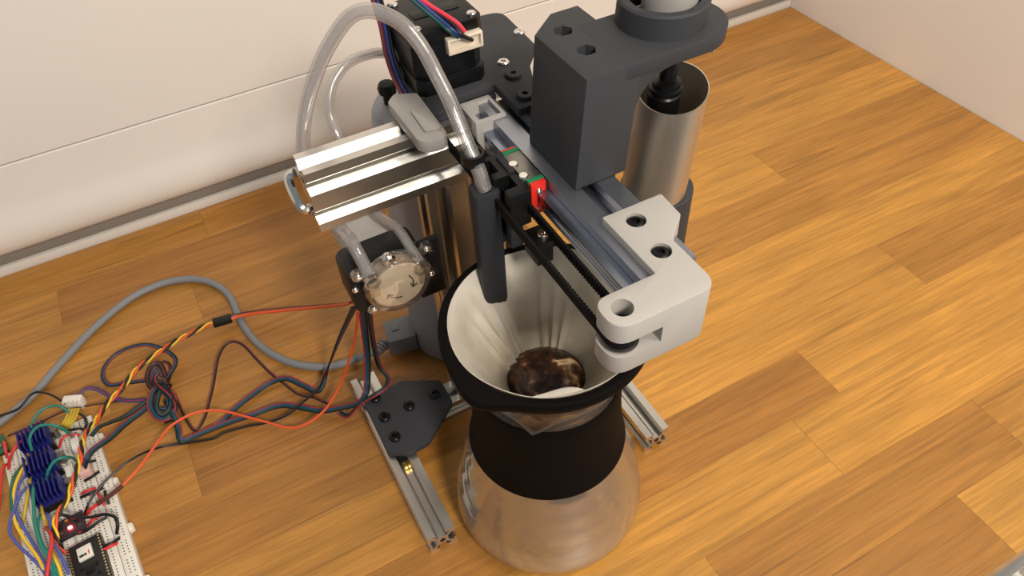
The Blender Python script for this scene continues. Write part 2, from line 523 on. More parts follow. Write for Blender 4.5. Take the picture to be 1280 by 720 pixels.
# ------------------------------------------------------------------ courses of cables and hoses (mm)
CABLE = {
 'CORD': [(33.2,176.1,13), (20.4,181.2,7), (3.2,184.6,4.5), (-15.8,191.2,4), (-37.6,210.7,4), (-53.6,240.1,4), (-60.7,274.6,4), (-61.9,309.8,4), (-70.7,334.8,4), (-87.7,352.1,4), (-112.1,360.5,4), (-141.8,357,4), (-176.4,337.1,4), (-209.9,308.2,4), (-234.5,284.2,4), (-259.9,269.3,4), (-283.9,259.2,4), (-318,255.1,4), (-367.7,271.7,4), (-430,315.1,4)],
 'SERVO_A': [(13,108.3,150), (16.2,165.9,90), (2.7,217.2,45), (-17.4,249.4,22), (-42.9,269.2,13), (-59.5,277.7,10), (-67.9,278.3,10)],
 'SERVO_B': [(-81.7,280,10), (-90.5,279.9,11), (-101.2,275.9,13), (-113.6,272,15), (-126.2,265.5,17), (-138.7,260.1,18), (-152.6,252.9,17), (-163.8,243.5,15), (-175.7,235.1,15), (-186.4,221.4,16), (-194.1,206.4,22), (-196.3,190.6,28), (-199,175.4,30), (-204.4,162.1,30), (-211.1,149.9,28), (-217.6,143.1,27), (-222.4,135.4,25), (-223.3,124,21), (-223,117.6,14)],
 'RIB_A': [(12.5,103.8,150), (11.8,133.9,110), (3.3,162.4,60), (-11,175.3,18), (-24.1,167.2,6), (-33.4,178.9,5), (-44,192.6,6), (-59,196.4,4), (-78.8,190.4,4), (-91.3,185.2,4), (-102.6,178.7,4), (-118.3,176.6,4), (-134.5,176.8,4)],
 'RIB_B': [(16.2,99.3,150), (18.9,132.9,90), (17.4,141.7,55), (10.9,135.4,34), (5.6,127,30), (-2.2,129.1,20), (-18.2,140.9,9), (-30.3,148.5,6), (-49.2,165.4,5), (-60.1,170.8,5), (-78.1,172.4,5), (-100.6,175.1,5), (-116.3,175.6,5), (-128.2,175.7,5), (-133.6,175.8,7), (-132.6,184.7,10), (-133.2,200.4,10), (-135.4,217.6,10)],
 'RIB_C': [(20,97.5,148), (22.8,125.3,100), (22.8,132.6,75), (22.7,135,45), (25.6,127.8,36), (20.8,121.8,34), (9.4,120.6,32), (-1,126,22), (-12.2,130.4,8), (-16.6,137.9,6)],
 'ORANGE': [(13.5,99.3,150), (12.1,127.3,100), (7,138.5,70), (-6.7,147.2,30), (-24.8,140.2,16), (-41.9,136.9,12), (-55.3,141.1,10), (-69.3,155.7,9), (-82.7,168.7,10), (-94.2,179,12), (-105.2,184.7,15), (-116,186.9,17), (-125.1,186.2,18), (-137.5,182.5,18), (-151,169.3,19), (-164.7,155.5,20), (-176.9,147.5,20)],
 'ORANGE_END': [(-176.9,147.5,20), (-186.7,144.3,19), (-195.9,143.6,17)],
 'ORANGE_TIP': [(-195.9,143.6,17), (-201.8,143.1,15), (-207.6,144.1,9)],
 'BLACK_LONG': [(-13.7,168.8,22), (-24.3,165,11), (-40.5,159.9,9), (-53.3,155.8,8), (-69.5,158.9,5), (-85.6,164.6,4), (-102.7,167.7,4), (-111.2,166.7,4), (-127.5,171.9,4), (-146.4,176.6,7), (-158.9,171.1,16), (-169.9,166.1,20), (-182.4,161.8,19), (-195.6,154.2,17), (-203.3,148.1,14), (-207.8,146.4,9)],
 'LOOP_RED': [(-128.8,222.5,8), (-127.9,210,5), (-126.2,195.7,4), (-122.3,181.5,4), (-113.6,187.7,5), (-105.1,203.2,6), (-98,216.7,8), (-89.1,237.4,10), (-80.6,248.4,11), (-72.1,249.5,11), (-65.5,241.5,10), (-59.6,222.9,7), (-53.6,204.7,5), (-46.8,188.5,5), (-39.6,170.8,7), (-30.7,162.1,8), (-20.7,149.8,5)],
 'RIB_LOOP': [(-138.3,243,10), (-148.2,247.8,9), (-164.1,256.6,6), (-175.3,262.1,5), (-178.8,273.6,5), (-175.2,285.1,5), (-165.1,292.2,6), (-151.7,291.7,8), (-139.4,286.6,9), (-129.7,276.9,9), (-122.6,264.7,9), (-120.9,254.8,8), (-128.1,243.6,9), (-133.9,236.9,11)],
 'RIB_K1': [(-140.8,229.7,10), (-152.3,224.5,9), (-168.3,217.3,11), (-177,211.9,17), (-183.4,205.3,24), (-189.3,198.3,26)],
 'RIB_K2': [(-141.7,225.5,8), (-153.9,219.9,7), (-169.8,210.3,10), (-179.2,197.3,17), (-189.7,187.9,23), (-195.2,181.8,24), (-200.8,179.6,17)],
 'KNOT1': [(-130.8,240.8,12), (-132.1,254.1,14), (-138,255.7,15), (-144.1,247.6,13), (-144.4,238.2,10), (-138.1,232.6,9), (-132.9,235.3,11)],
 'KNOT2': [(-131,261.6,8), (-126.8,257.1,7), (-128.1,246.2,6), (-135.2,234.4,7), (-139.5,238.9,9)],
 'KNOT3': [(-136.5,234.8,12), (-143.7,226.3,14), (-147.4,215,13), (-145.6,205.7,9), (-139.6,202,7), (-132.4,205.9,9), (-130,215.5,12), (-132.7,227.2,14), (-134.4,235.5,14)],
 'KNOT4': [(-133.3,232.2,15), (-139.2,219.4,16), (-143,209.9,14), (-141,204.9,10), (-134.5,207.4,11), (-131,216.3,14), (-132.6,227.3,16)],
 'KNOT5': [(-134.3,241.4,18), (-138.1,237,17), (-135.6,226.4,17), (-132.1,218.8,15), (-129.9,208.3,11), (-134.9,200.2,7), (-141.7,201.3,5)],
 'KNOT_TIE': [(-141.6,240.1,8), (-136.5,231.5,17), (-131.4,226,20), (-128.4,225.8,16), (-131.3,233,6), (-137.1,237.1,4), (-141.7,240.6,4)],
 'THIN1': [(-267.7,272.2,6), (-257.8,272,8), (-241.5,265.9,14), (-230.1,271.3,18), (-222.5,269.7,19), (-213.5,260.8,18), (-206.5,249.5,16)],
 'THIN2': [(-254.2,249.9,6), (-236.8,247.8,8), (-214.8,248.3,10), (-203.8,245.7,12), (-188.5,242.9,10), (-172.1,239.3,7), (-151.5,231.8,6)],
 'THIN3': [(-197.9,253.3,15), (-189.7,256.8,16), (-182.3,253.2,14), (-175.6,245.3,10), (-165.6,236.5,7), (-150.7,229.5,6)],
 'G1': [(-231.7,229.6,22), (-227.2,234.1,27), (-220.2,238.7,30), (-212.9,240.4,29), (-208,241.4,24), (-203.5,235.7,18)],
 'G2': [(-231.3,209.5,24), (-228.8,214.3,32), (-222.1,218,36), (-214.8,217,36), (-208.6,214,33), (-205.9,213.4,25), (-206.9,217,14)],
 'G3': [(-224.1,177.9,24), (-218.7,178.6,32), (-212.3,180.5,36), (-206.7,181,35), (-204.6,185.8,26), (-206.3,191.7,14)],
 'R1': [(-254,213.8,10), (-248.6,212.7,20), (-242.2,215.9,26), (-238.2,222.2,24), (-237,232.7,14)],
 'R2': [(-253.2,217.3,10), (-253.1,211.2,18), (-254.8,203.2,20), (-257.6,191.1,18), (-261.5,175.5,14)],
 'R3': [(-251.3,232.5,20), (-251.6,225.3,18), (-254,224.2,11)],
 'B1': [(-235.1,205.7,13), (-236.2,190,24), (-241.1,179.2,28), (-244.1,166.6,28), (-244.3,155.4,26), (-241.1,141.8,24), (-236.6,126.4,22), (-233.2,112.7,20), (-230.6,96.6,18)],
 'B2': [(-234.5,187,13), (-236.1,178.1,24), (-240.1,170.7,28), (-246.3,157.4,28), (-250.1,147.1,26), (-247.7,136.2,24), (-241.5,123.4,22), (-235.4,110.8,20), (-232.4,98.8,18)],
 'Y1': [(-238.9,227.8,12), (-236,204.2,22), (-239.3,189.2,28), (-242.9,176.8,30), (-246,162.8,28), (-245.8,149.4,26), (-241.7,134.2,24), (-235.8,117.6,22), (-233.9,103.4,18)],
 'Y2': [(-238.1,201.9,12), (-235.3,180.6,24), (-237.9,163.6,26), (-243.5,154.9,20), (-248.8,155.9,11)],
 'E1': [(-238.9,213.3,12), (-240,197.5,24), (-242.8,186.2,30), (-245.5,171.1,30), (-246.2,158.8,28), (-245.7,154.7,20), (-248.7,157.3,11)],
 'E2': [(-235.3,188.8,12), (-232.2,174.6,26), (-231.9,155,30), (-232.2,139.5,30), (-231.4,124.9,28), (-228.6,110.3,26), (-226.1,93.5,22)],
 'E3': [(-232.1,158.6,13), (-231.6,148.6,24), (-232.6,138.6,26), (-231.2,125.9,26), (-227.4,112.2,26), (-224.8,96.4,22)],
 'Y3': [(-233.5,173.1,13), (-231,158.9,20), (-229.5,147.2,22), (-232,146.4,11)],
 'Y4': [(-230.3,127.7,14), (-225.3,112,24), (-223.3,102,24), (-223.2,91.5,20)],
 'B3': [(-232.6,158.9,13), (-226.8,148.4,22), (-226,139.7,22), (-225,124.7,24), (-221.3,111,24), (-219.5,96.9,20)],
 'RR': [(-232.8,145.7,13), (-226.3,132.7,24), (-224.1,120.8,28), (-226.6,111.3,28), (-231.7,97.5,24)],
 'K1': [(-218.9,144.3,25), (-216.7,142.7,22), (-210.1,138,20), (-200.3,133.6,19), (-192.4,131.3,19), (-186.5,126.4,18), (-186,120.4,16), (-189.4,118,10)],
 'K2': [(-212.5,129.5,13), (-205.5,125.5,18), (-197,126.4,20), (-190.7,128.2,19)],
 'K3': [(-202.9,115,11), (-197,110.1,14), (-192.3,109.5,14), (-188.1,112.7,11)],
 'RD1': [(-202.1,109.3,11), (-196.8,107.4,14), (-192.5,107.6,14), (-190.2,109.8,11)],
 'RD2': [(-206.4,133.9,11), (-201.4,133.8,15), (-198.2,137.7,11)],
 'RD3': [(-207.1,163,11), (-201.6,160.9,14), (-197.6,162.7,11)],
 'K4': [(-208.1,159.8,11), (-200.9,157.6,14), (-192.3,159.7,11)],
 'RD4': [(-196.6,157.7,11), (-194.2,149.4,14), (-193.4,144.2,11)],
 'K5': [(-191.7,156.4,11), (-190.5,148,14), (-190.6,144.1,11)],
 'K6': [(-203.6,172.9,11), (-197.4,171.3,14), (-193.5,175.5,11)],
 'K7': [(-199.9,188.5,11), (-196.2,185.2,14), (-194.3,186.9,11)],
 'K8': [(-199.3,237.9,12), (-194.4,227,18), (-194.2,220.8,16), (-197.6,220.5,11)],
 'K9': [(-209.7,225.9,12), (-203.5,219.5,17), (-199,217.8,17), (-197.7,219.8,11)],
 'RD5': [(-217.5,212.9,11), (-212.5,213.3,18), (-207.6,215.4,18), (-201.3,216.1,12)],
 'JY0': [(-204.6,242.2,16), (-206.1,231.4,20), (-209.7,225.9,20), (-214.1,229.3,12)],
 'JY1': [(-202.4,241.2,16), (-204,230.2,20), (-207.9,224.9,20), (-212.4,228.3,12)],
 'JY2': [(-200.1,240.2,16), (-201.9,229,20), (-206.1,223.9,20), (-210.7,227.4,12)],
 'JY3': [(-197.9,239.1,16), (-199.8,227.8,20), (-204.4,222.8,20), (-209.1,226.4,12)],
 'TUBE1': [(84.3,45,257.7), (83.7,46,261.5), (83.5,49,267.8), (82.1,60,282.3), (81.2,71,296.1), (79.7,82,307.1), (77.7,91,317.3), (73.8,99,325.5), (67.8,106,330.4), (60.1,112,332.8), (51.2,117,329.4), (40,122,316.2), (30.2,125,301), (21,127,282.3), (14.6,127,264), (12.2,125,249.8), (18,122,222), (19,112,207), (19.7,96,211.2), (20.8,84,204.7), (21.3,74,199.5)],
 'TUBE2': [(51.7,74,195.5), (50.1,84,201), (48.2,97,206.3), (42,112,209), (38,123,218), (34.8,128,241.5), (35,130,252.6), (34.4,138,263.3), (37.2,146,269.4), (43.7,154,275.4), (53.6,160,279.9), (64.2,165,279.7), (79.1,170,275.7), (91.8,173,267.1), (98.7,175,253.8), (100,176,238)],
 'MW_RED': [(110.2,112,306.6), (107,115,311.7), (100.1,124,316.9), (94.2,130,322.2), (88.7,136,329)],
 'MW_BLUE': [(108.5,112,304.3), (103.4,112,309.5), (100.1,118,313.2), (94.4,126,319.4), (88.8,134,326.3)],
 'MW_BLACK': [(114.4,113,300.2), (107.8,110,306.4), (105,115,311.3), (98.2,125,317), (91.7,134,324.7)],
 'MS_RED': [(83.5,148,325.6), (78.7,148,308.8), (77,150,289.2), (75.5,150,269), (74.3,148,255.3)],
}

# ------------------------------------------------------------------ the setting
g = G(); g.box(-1400, 512, -900, 738, 540, 1500)
wall_back = struct(g.build('wall_back', 'white_wall'), 'white kitchen wall behind the oak worktop')
# two glossy panels with a joint between them; the lower one has a rolled bottom edge
o = [(511.9, 111.2), (458, 111.2), (457, 112.2), (457, 1500), (511.9, 1500)]
G().prism(o, -1400, 737, 'x').build('panel', 'white_panel', wall_back)
o = [(511.9, 110.2), (458, 110.2), (457, 109.2), (456.4, 74), (454.6, 64), (452.4, 56), (450.8, 49), (450, 42), (450.6, 34), (452.6, 27.5), (456, 22.8), (460.5, 20.2), (466, 19.4), (511.9, 19.4)]
G().prism(o, -1400, 737, 'x').build('panel', 'white_panel', wall_back)
g = G(); g.box(-1400, 468, -3, 737, 511.8, 19.3)
g.build('recess', 'dark_gap', wall_back)
g = G(); g.box(-1400, 456.2, -3, 737, 462, 8.5)
struct(g.build('trim_1', 'pale_strip', bevel=0.8), 'pale sealing strip between worktop and white wall panel')
g = G(); g.box(738, -1200, -900, 770, 540, 1500)
struct(g.build('wall_right', 'cream_wall'), 'cream wall at the end of the worktop')
g = G(); g.box(-1400, -2400, -920, 770, 500, -900)
struct(g.build('floor', 'floor_grey'), 'dim kitchen floor below the worktop')

top = thing('worktop', (0, 0, -38), 'oiled oak block worktop of glued staves along the white wall', 'worktop')
g = G(); g.box(-1400, -193.5, -38, 737, 455, -4)
g.build('core', 'core_wood', top)
edges = [-195, -146, -95, -40, 8, 66, 124, 181, 236, 297, 358, 408, 455.6]
rows = [  # left staves toned darker to carry the light's fall-off to that side
 [(-1400, .3), (-640, .5), (-300, .5), (100, .80), (344, .08), (737,)],
 [(-1400, .4), (-560, .3), (-200, .3), (162, .74), (420, .48), (737,)],
 [(-1400, .5), (-480, .5), (-150, .30), (288, .28), (737,)],
 [(-1400, .2), (-700, .4), (-350, .6), (-60, .85), (338, .22), (737,)],
 [(-1400, .4), (-590, .6), (-262, .48), (142, .25), (488, .62), (737,)],
 [(-1400, .3), (-690, .7), (-320, .82), (190, .15), (737,)],
 [(-1400, .5), (-560, .65), (-131, 1.0), (260, .60), (737,)],
 [(-1400, .2), (-700, .7), (-300, .70), (110, .10), (483, .55), (737,)],
 [(-1400, .4), (-520, .7), (-180, .78), (220, .18), (737,)],
 [(-1400, .6), (-480, .6), (-90, .72), (380, .42), (737,)],
 [(-1400, .3), (-640, .6), (-204, 1.0), (330, .62), (737,)],
 [(-1400, .5), (-520, .65), (-60, .8), (500, .62), (737,)],
]
for r, row in enumerate(rows):
    for k in range(len(row) - 1):
        x0, tone = row[k]; x1 = row[k + 1][0]
        dz = random.uniform(-0.06, 0.06)
        g = G(); g.box(x0 + .05, edges[r] + .04, -6, x1 - .05, edges[r + 1] - .04, 0.0 + dz)
        st = g.build('stave', 'oak', top, bevel=0.10, seg=1)
        st['tone'] = tone
        # own origin in the middle of the piece so that the grain differs from piece to piece
        c = Vector(((x0 + x1) / 2, (edges[r] + edges[r + 1]) / 2, 38.0)) * S
        st.data.transform(Matrix.Translation(-c)); st.location = c
g = G(); g.prism([(-195, -4), (-195, -34), (-193, -38), (-190, -38), (-190, -4)], -1400, 737, 'x')
fe = g.build('front_edge', 'oak', top); fe['tone'] = 0.5

cab = thing('base_cabinet', (200, -160, -900), 'white base cabinet under the front edge of the worktop', 'cabinet')
g = G(); g.box(-1400, -165, -900, 736, 440, -39); g.build('body', 'cabinet_white', cab)
for k in range(3):
    g = G(); g.box(-600 + k * 445, -184, -880, -160 + k * 445, -165.2, -44); g.build('door', 'cabinet_white', cab, bevel=2)
rack = thing('slatted_rack', (420, -290, -70), 'white slatted rack just below the front edge of the worktop', 'rack')
for k in range(9):
    g = G(); g.box(330 + k * 20, -400, -76, 344 + k * 20, -200, -70); g.build('slat', 'cabinet_white', rack, bevel=1)
for y in (-398, -206):
    g = G(); g.box(326, y, -84, 508, y + 8, -76.2); g.build('cross_bar', 'cabinet_white', rack, bevel=1)
for x in (330, 496):
    g = G(); g.box(x, -398, -900, x + 8, -390, -84.2); g.box(x, -206, -900, x + 8, -198, -84.2); g.build('leg', 'cabinet_white', rack)

# ------------------------------------------------------------------ the brewing machine
mc = thing('brewing_machine', (96, 50, 0), 'pour-over brewing machine of silver slotted bars with grey and white printed brackets', 'coffee machine')
profile_bar('foot_rail', 0, 0, 0, 20, 152, 20, 'y', mc, [10], [10])
profile_bar('foot_rail', 173, -8, 0, 193, 152, 20, 'y', mc, [10], [10])
profile_bar('cross_rail', 20.2, 92, 0, 172.8, 112, 20, 'x', mc, [10], [10])
bore(mc, (10, -0.15, 10), 'y'); bore(mc, (183, -8.15, 10), 'y')
profile_bar('post', 69, 94, 20.2, 129, 114, 225.8, 'z', mc, [10, 30, 50], [10])
profile_bar('beam', 5, 94, 226, 100.3, 114, 266, 'x', mc, [10], [10, 30])
bore(mc, (4.9, 104, 236), 'x'); bore(mc, (4.9, 104, 256), 'x')
g = G(); g.tube(smooth_path([(3, 112, 256), (0.5, 113, 255), (-1.5, 110, 252), (-1.5, 98, 247), (0.5, 95, 244), (3.5, 96, 243)], 5), 2.7, 8)
g.build('end_clip', 'bright_steel', mc)
# gantry bar with one slot on top
profile_bar('gantry_bar', 112, -54, 244, 142, 112, 264, 'y', mc, [15], [10], 'gantry_reflect_grey')
g = G(); g.box(104, 96, 226.1, 140, 112, 243.9); g.build('spacer_block', 'white_print', mc, bevel=1)
# linear guide on the side of the gantry bar
o = [(105.6, 249.6), (105.6, 251.6), (106.6, 252.6), (106.6, 255.4), (105.6, 256.4), (105.6, 258.4), (111.9, 258.4), (111.9, 249.6)]
g = G(); g.prism(o, -53, 110, 'y'); g.build('guide_rail', 'rail_steel', mc)
# guide block
g = G(); g.box(101.5, 33.0, 243.5, 111.4, 57.0, 264.2)
blk = g.build('guide_block', 'dull_steel', mc, bevel=0.6)
for y0, y1 in ((30.2, 32.9), (57.1, 59.8)):
    G().box(102, y0, 244, 111.2, y1, 264.6).build('end_seal', 'green_seal', blk, bevel=0.3)
G().box(102.2, 27.6, 244, 110.8, 30.1, 264.2).build('end_cap', 'red_cap', blk, bevel=0.3)
G().box(102.2, 59.9, 244, 110.8, 61.4, 264.2).build('end_cap', 'red_cap', blk, bevel=0.3)
for z in (248.5, 259.5):
    cap_screw(blk, (106.5, 27.6, z), 1.5, 1.0, 'bright_steel', axis='y-')

# white front bracket with the idler fork
out = [(117, -14), (117, -56.5), (84, -56.5), (84, -76), (136.5, -76), (136.5, -43), (150, -31), (151, -14)]
out = round_poly(out, [1, 1, 8, 10, 9, 1.5, 1.5, 1.5], 6)
g = G(); g.prism(out[::-1], 236, 268.3)
cut = G()
cut.box(70, -90, 247, 108.5, -50, 257)                       # fork slot
cut.box(112 - .2, -55, 230, 142.2, 0, 264.05)                # seat for the bar
cut.box(142.2, -40, 230, 160, 0, 256)
for x, y in ((129.5, -24), (127.5, -46.5)): cut.cyl((x, y, 265.6), 4.9, 4.9, 8, 'z', 24)
cut.cyl((93.5, -66, 255), 5.0, 5.0, 20, 'z', 24)
brk = g.build('idler_bracket', 'white_print', mc, bevel=0.7, cut=cut)
for x, y in ((129.5, -24), (127.5, -46.5)): cap_screw(brk, (x, y, 265.65), 4.5, 2.3)
cap_screw(brk, (93.5, -66, 257.2), 4.3, 3.0)
g = G(); g.lathe((93.5, -66, 248), [(3, 0), (8.6, 0), (8.6, .8), (6.2, 1.0), (6.2, 7.2), (8.6, 7.4), (8.6, 8.2), (3, 8.2)], 24)
g.build('idler_pulley', 'dull_steel', brk)

# toothed belt around idler and motor pulley
def belt():
    zc = 252; cxi, cyi = 93.5, -66.0; cxm, cym = 93.5, 138.0; r = 6.7
    path = [(cxi - r, y) for y in [cyi + (cym - cyi) * i / 40 for i in range(41)]]
    path += [(cxm + r * math.cos(math.radians(180 - 180 * i / 12)), cym + r * math.sin(math.radians(180 * i / 12))) for i in range(1, 12)]
    path += [(cxm + r, y) for y in [cym - (cym - cyi) * i / 40 for i in range(41)]]
    path += [(cxi + r * math.cos(math.radians(-180 * i / 12)), cyi + r * math.sin(math.radians(-180 * i / 12))) for i in range(1, 12)]
    n = len(path); g = G(); vs = []; fs = []
    for i in range(n):
        p = Vector(path[i]); t = (Vector(path[(i + 1) % n]) - Vector(path[i - 1])).normalized(); q = Vector((-t.y, t.x))
        for off, z in ((-.5, zc - 3), (.5, zc - 3), (.5, zc + 3), (-.5, zc + 3)):
            vs.append((p.x + q.x * off, p.y + q.y * off, z))
    for i in range(n):
        j = (i + 1) % n
        for a in range(4):
            b = (a + 1) % 4
            fs.append((i * 4 + a, i * 4 + b, j * 4 + b, j * 4 + a))
    g._add(vs, fs)
    b = g.build('belt', 'black_rubber', mc, smooth=50)
    t = G()
    y = cyi + 4
    while y < cym - 4:                                           # teeth on the inner side
        t.box(cxi + r - 1.35, y - .5, zc - 3, cxi + r - .45, y + .5, zc + 3)
        t.box(cxi - r + .45, y - .5, zc - 3, cxi - r + 1.35, y + .5, zc + 3)
        y += 2.0
    tt = t.build('belt_teeth', 'black_rubber', b); tt['kind'] = 'stuff'
belt()

# dark motor plate, silver foot plate, motor
out = [(80, 116), (80, 162), (92, 178), (150, 186), (168, 184), (166, 135), (153, 120), (137, 80), (124, 80), (124, 110), (99, 110)]
out = round_poly(out, [3, 5, 5, 8, 10, 4, 3, 2, 2, 2, 3], 5)
g = G(); g.prism(out, 266.2, 271.5)
pl = g.build('motor_plate', 'grey_print', mc, bevel=0.8)
for x, y in ((164.5, 153), (139.5, 127)):
    gg = G(); gg.lathe((x, y, 271.4), [(3.6, 0), (3.6, .8), (2.9, 1.4), (1.5, 1.4), (1.4, .5), (.01, .5)], 18); gg.build('nut', 'bright_steel', pl)
for x, y in ((137.5, 111), (133.0, 89)):
    gg = G(); gg.lathe((x, y, 271.4), [(4.9, 0), (4.9, 2.0), (4.3, 2.6), (1.8, 2.6), (1.7, .8), (.01, .8)], 20); gg.build('screw_boss', 'grey_print', pl)
    G().cyl((x, y, 272.3), 1.6, 1.6, .3, 'z', 12).build('screw', 'black_oxide', pl)
g = G(); g.box(118, 108, 250, 124.5, 136, 266); g.box(96, 112, 262, 124, 117, 266.1); g.build('motor_mount', 'charcoal_print', mc, bevel=.8)
out = round_poly([(64, 77), (80.5, 74), (82, 122), (70, 128), (64, 122)], [8, 7, 2, 4, 4], 6)
g = G(); g.prism(out, 266.2, 274)
fp = g.build('foot_plate', 'silver_print', mc, bevel=1.2)
G().prism(round_poly([(70, 84), (79, 82), (80, 104), (71, 106)], [2, 2, 2, 2], 4), 274.05, 275.2).build('raised_pad', 'silver_print', fp, bevel=.4)
g = G(); g.box(80, 100, 262, 99, 118, 272); g.build('clamp_block', 'charcoal_print', mc, bevel=1.2)
# white far-end holder of the guide
cut = G(); cut.box(104.5, 90, 240, 118, 106, 290)
g = G(); g.box(101.2, 88, 246, 120.5, 110, 266.1); g.build('rail_holder', 'white_print', mc, bevel=.8, cut=cut)
# motor
def squircle(cx, cy, h, ch):
    return [(cx - h + ch, cy - h), (cx + h - ch, cy - h), (cx + h, cy - h + ch), (cx + h, cy + h - ch), (cx + h - ch, cy + h), (cx - h + ch, cy + h), (cx - h, cy + h - ch), (cx - h, cy - h + ch)]
mx, my = 103, 138
g = G(); g.prism(squircle(mx, my, 20.4, 6), 281, 300.5)
mot = g.build('stepper_motor', 'black_motor', mc, bevel=.5)
G().prism(squircle(mx, my, 21.2, 4), 271.6, 280.9).build('end_bell', 'black_motor', mot, bevel=.8)
G().prism(squircle(mx, my, 21.2, 4), 300.6, 310).build('end_bell', 'black_motor', mot, bevel=.8)
G().box(mx - 13, my - 6, 310.02, mx + 14, my + 3, 310.5).build('cover_rib', 'black_motor', mot, bevel=.2)
for sx in (-1, 1):
    for sy in (-1, 1):
        cap_screw(mot, (mx + sx * 16.2, my + sy * 16.2, 310.0), 2.7, 1.6, 'bright_steel', socket=False)
G().cyl((93.5, 138, 246), 2.5, 2.5, 20, 'z', 12).build('shaft', 'bright_steel', mot)
g = G(); g.lathe((93.5, 138, 247), [(2.5, 0), (8.2, 0), (8.2, 1), (6.2, 1.2), (6.2, 8.6), (8.2, 8.8), (8.2, 9.8), (2.5, 9.8)], 24); g.build('pulley', 'dull_steel', mot)
cut = G(); cut.box(mx - 1.5, 108, 296.2, mx + 16.5, 115.6, 302.8)
g = G(); g.box(mx - 3, 112.4, 295, mx + 18, 117.4, 304); g.build('connector', 'cream_connector', mot, bevel=.5, cut=cut)
for k, (nm, m_) in enumerate((('MW_RED', 'w_bright_red'), ('MW_BLUE', 'w_navy'), ('MW_BLACK', 'w_black'))):
    G().tube(smooth_path(CABLE[nm], 5), 1.15 if k else 1.3, 8).build('wire', m_, mot)
p = CABLE['MW_BLUE']; G().tube(smooth_path([(a - 2.2, b + .3, c + .2) for a, b, c in p], 5), 1.0, 8).build('wire', 'w_green', mot)
for dx, m_ in ((0, 'w_maroon'), (2.4, 'w_navy'), (4.6, 'w_black')):
    G().tube(smooth_path([(79 + dx, 162, 335), (77.5 + dx, 161, 318), (78 + dx, 156, 300), (76.5 + dx, 150, 284), (76 + dx, 138, 272), (80 + dx, 128, 258)], 5), 1.2, 8).build('wire', m_, mot)

# corner plate at the foot
out = round_poly([(2, 127), (35, 127.5), (62, 113), (62, 90), (31, 66), (14, 65), (1.2, 73)], [5, 3, 5, 5, 6, 5, 3], 5)
g = G(); g.prism(out[::-1], 20.2, 26)
cp = g.build('corner_plate', 'grey_print', mc, bevel=1.0)
for x, y in ((10.8, 122), (10.6, 102), (30.8, 102), (52, 102), (10.8, 82)): cap_screw(cp, (x, y, 26.0), 4.3, 2.6)
out = round_poly([(191.5, 127), (158, 127.5), (131, 113), (131, 92), (162, 66), (179, 65), (191.5, 73)], [5, 3, 5, 5, 6, 5, 3], 5)
cp2 = G().prism(out, 20.2, 26).build('corner_plate', 'grey_print', mc, bevel=1.0)
for x, y in ((182.4, 122), (182.4, 102), (162, 102), (141, 102), (182.4, 82)): cap_screw(cp2, (x, y, 26.0), 4.3, 2.6)
g = G()
for dx in (-1.4, 1.4):
    for dy in (-1.3, 1.3): g.box(10.6 + dx - 1.1, 62 + dy - 1, 15, 10.6 + dx + 1.1, 62 + dy + 1, 18.6)
g.build('slot_nut', 'brass', mc)

# carriage and nozzle arm
g = G(); g.box(89.0, 26, 241, 101.3, 62, 263.5)
cut = G(); cut.box(84, 32, 250, 97, 42, 280); cut.box(84, 47, 256, 94, 58, 280)
cr = g.build('carriage', 'black_plastic', mc, bevel=1.0, cut=cut)
G().box(97.5, 42.5, 256, 101.2, 58, 265).build('clamp_plate', 'charcoal_print', cr, bevel=.8)
G().box(90.5, 29.5, 224, 98, 36, 240.8).build('stem', 'charcoal_print', cr, bevel=.8)
G().box(92, 37, 230, 101, 60, 240.8).build('lower_block', 'black_plastic', cr, bevel=1.2)
G().box(99, 17, 217, 109, 32, 232).build('end_stop', 'black_plastic', cr, bevel=.8)
G().lathe((105.2, 22, 232), [(3.2, 0), (3.2, 3.2), (2.9, 3.6), (1.6, 3.6), (1.5, 1), (.01, 1)], 18).build('spacer', 'bright_steel', cr)
for y in (47.5, 36.5):
    G().lathe((102.6, y, 262.0), [(2.7, 0), (2.7, 2.2), (2.2, 3.0), (.01, 3.0)], 16, cap0=True).build('screw', 'bright_steel', cr)
for y, z in ((34, 258), (33, 243)): cap_screw(cr, (88.6, y + 16, z), 2.0, 1.3, 'dark_steel', axis='x-')
g = G(); g.prism(round_poly([(76.0, 40.0), (90, 37.5), (92, 50.5), (78, 53)], [3, 2, 3, 3], 4), 176, 258)
cut = G(); cut.cyl((84.3, 45.5, 244), 4.3, 4.3, 30, 'z', 20)
arm = g.build('nozzle_arm', 'charcoal_print', mc, bevel=.6, cut=cut)
G().prism([(78, 41), (90, 39.2), (91, 48.6), (79, 50.5)], 170, 176.05).build('nozzle_tip', 'charcoal_print', arm, bevel=1.4)
o = [(90, 222), (96, 226), (99, 232), (98, 233), (94, 229), (90, 227)]
G().prism(o, 38, 50, 'y').build('hook', 'charcoal_print', arm, bevel=.5)
G().lathe((82.9, 53.5, 270), [(4.6, 0), (6.2, 0), (6.2, 6), (4.6, 6), (4.6, 0)], 20).build('hose_collar', 'black_plastic', arm)
G().box(92.2, 41, 244, 93.5, 49, 256).box(90, 43, 246, 92.6, 47, 254).build('arm_clip', 'black_plastic', arm, bevel=.3)

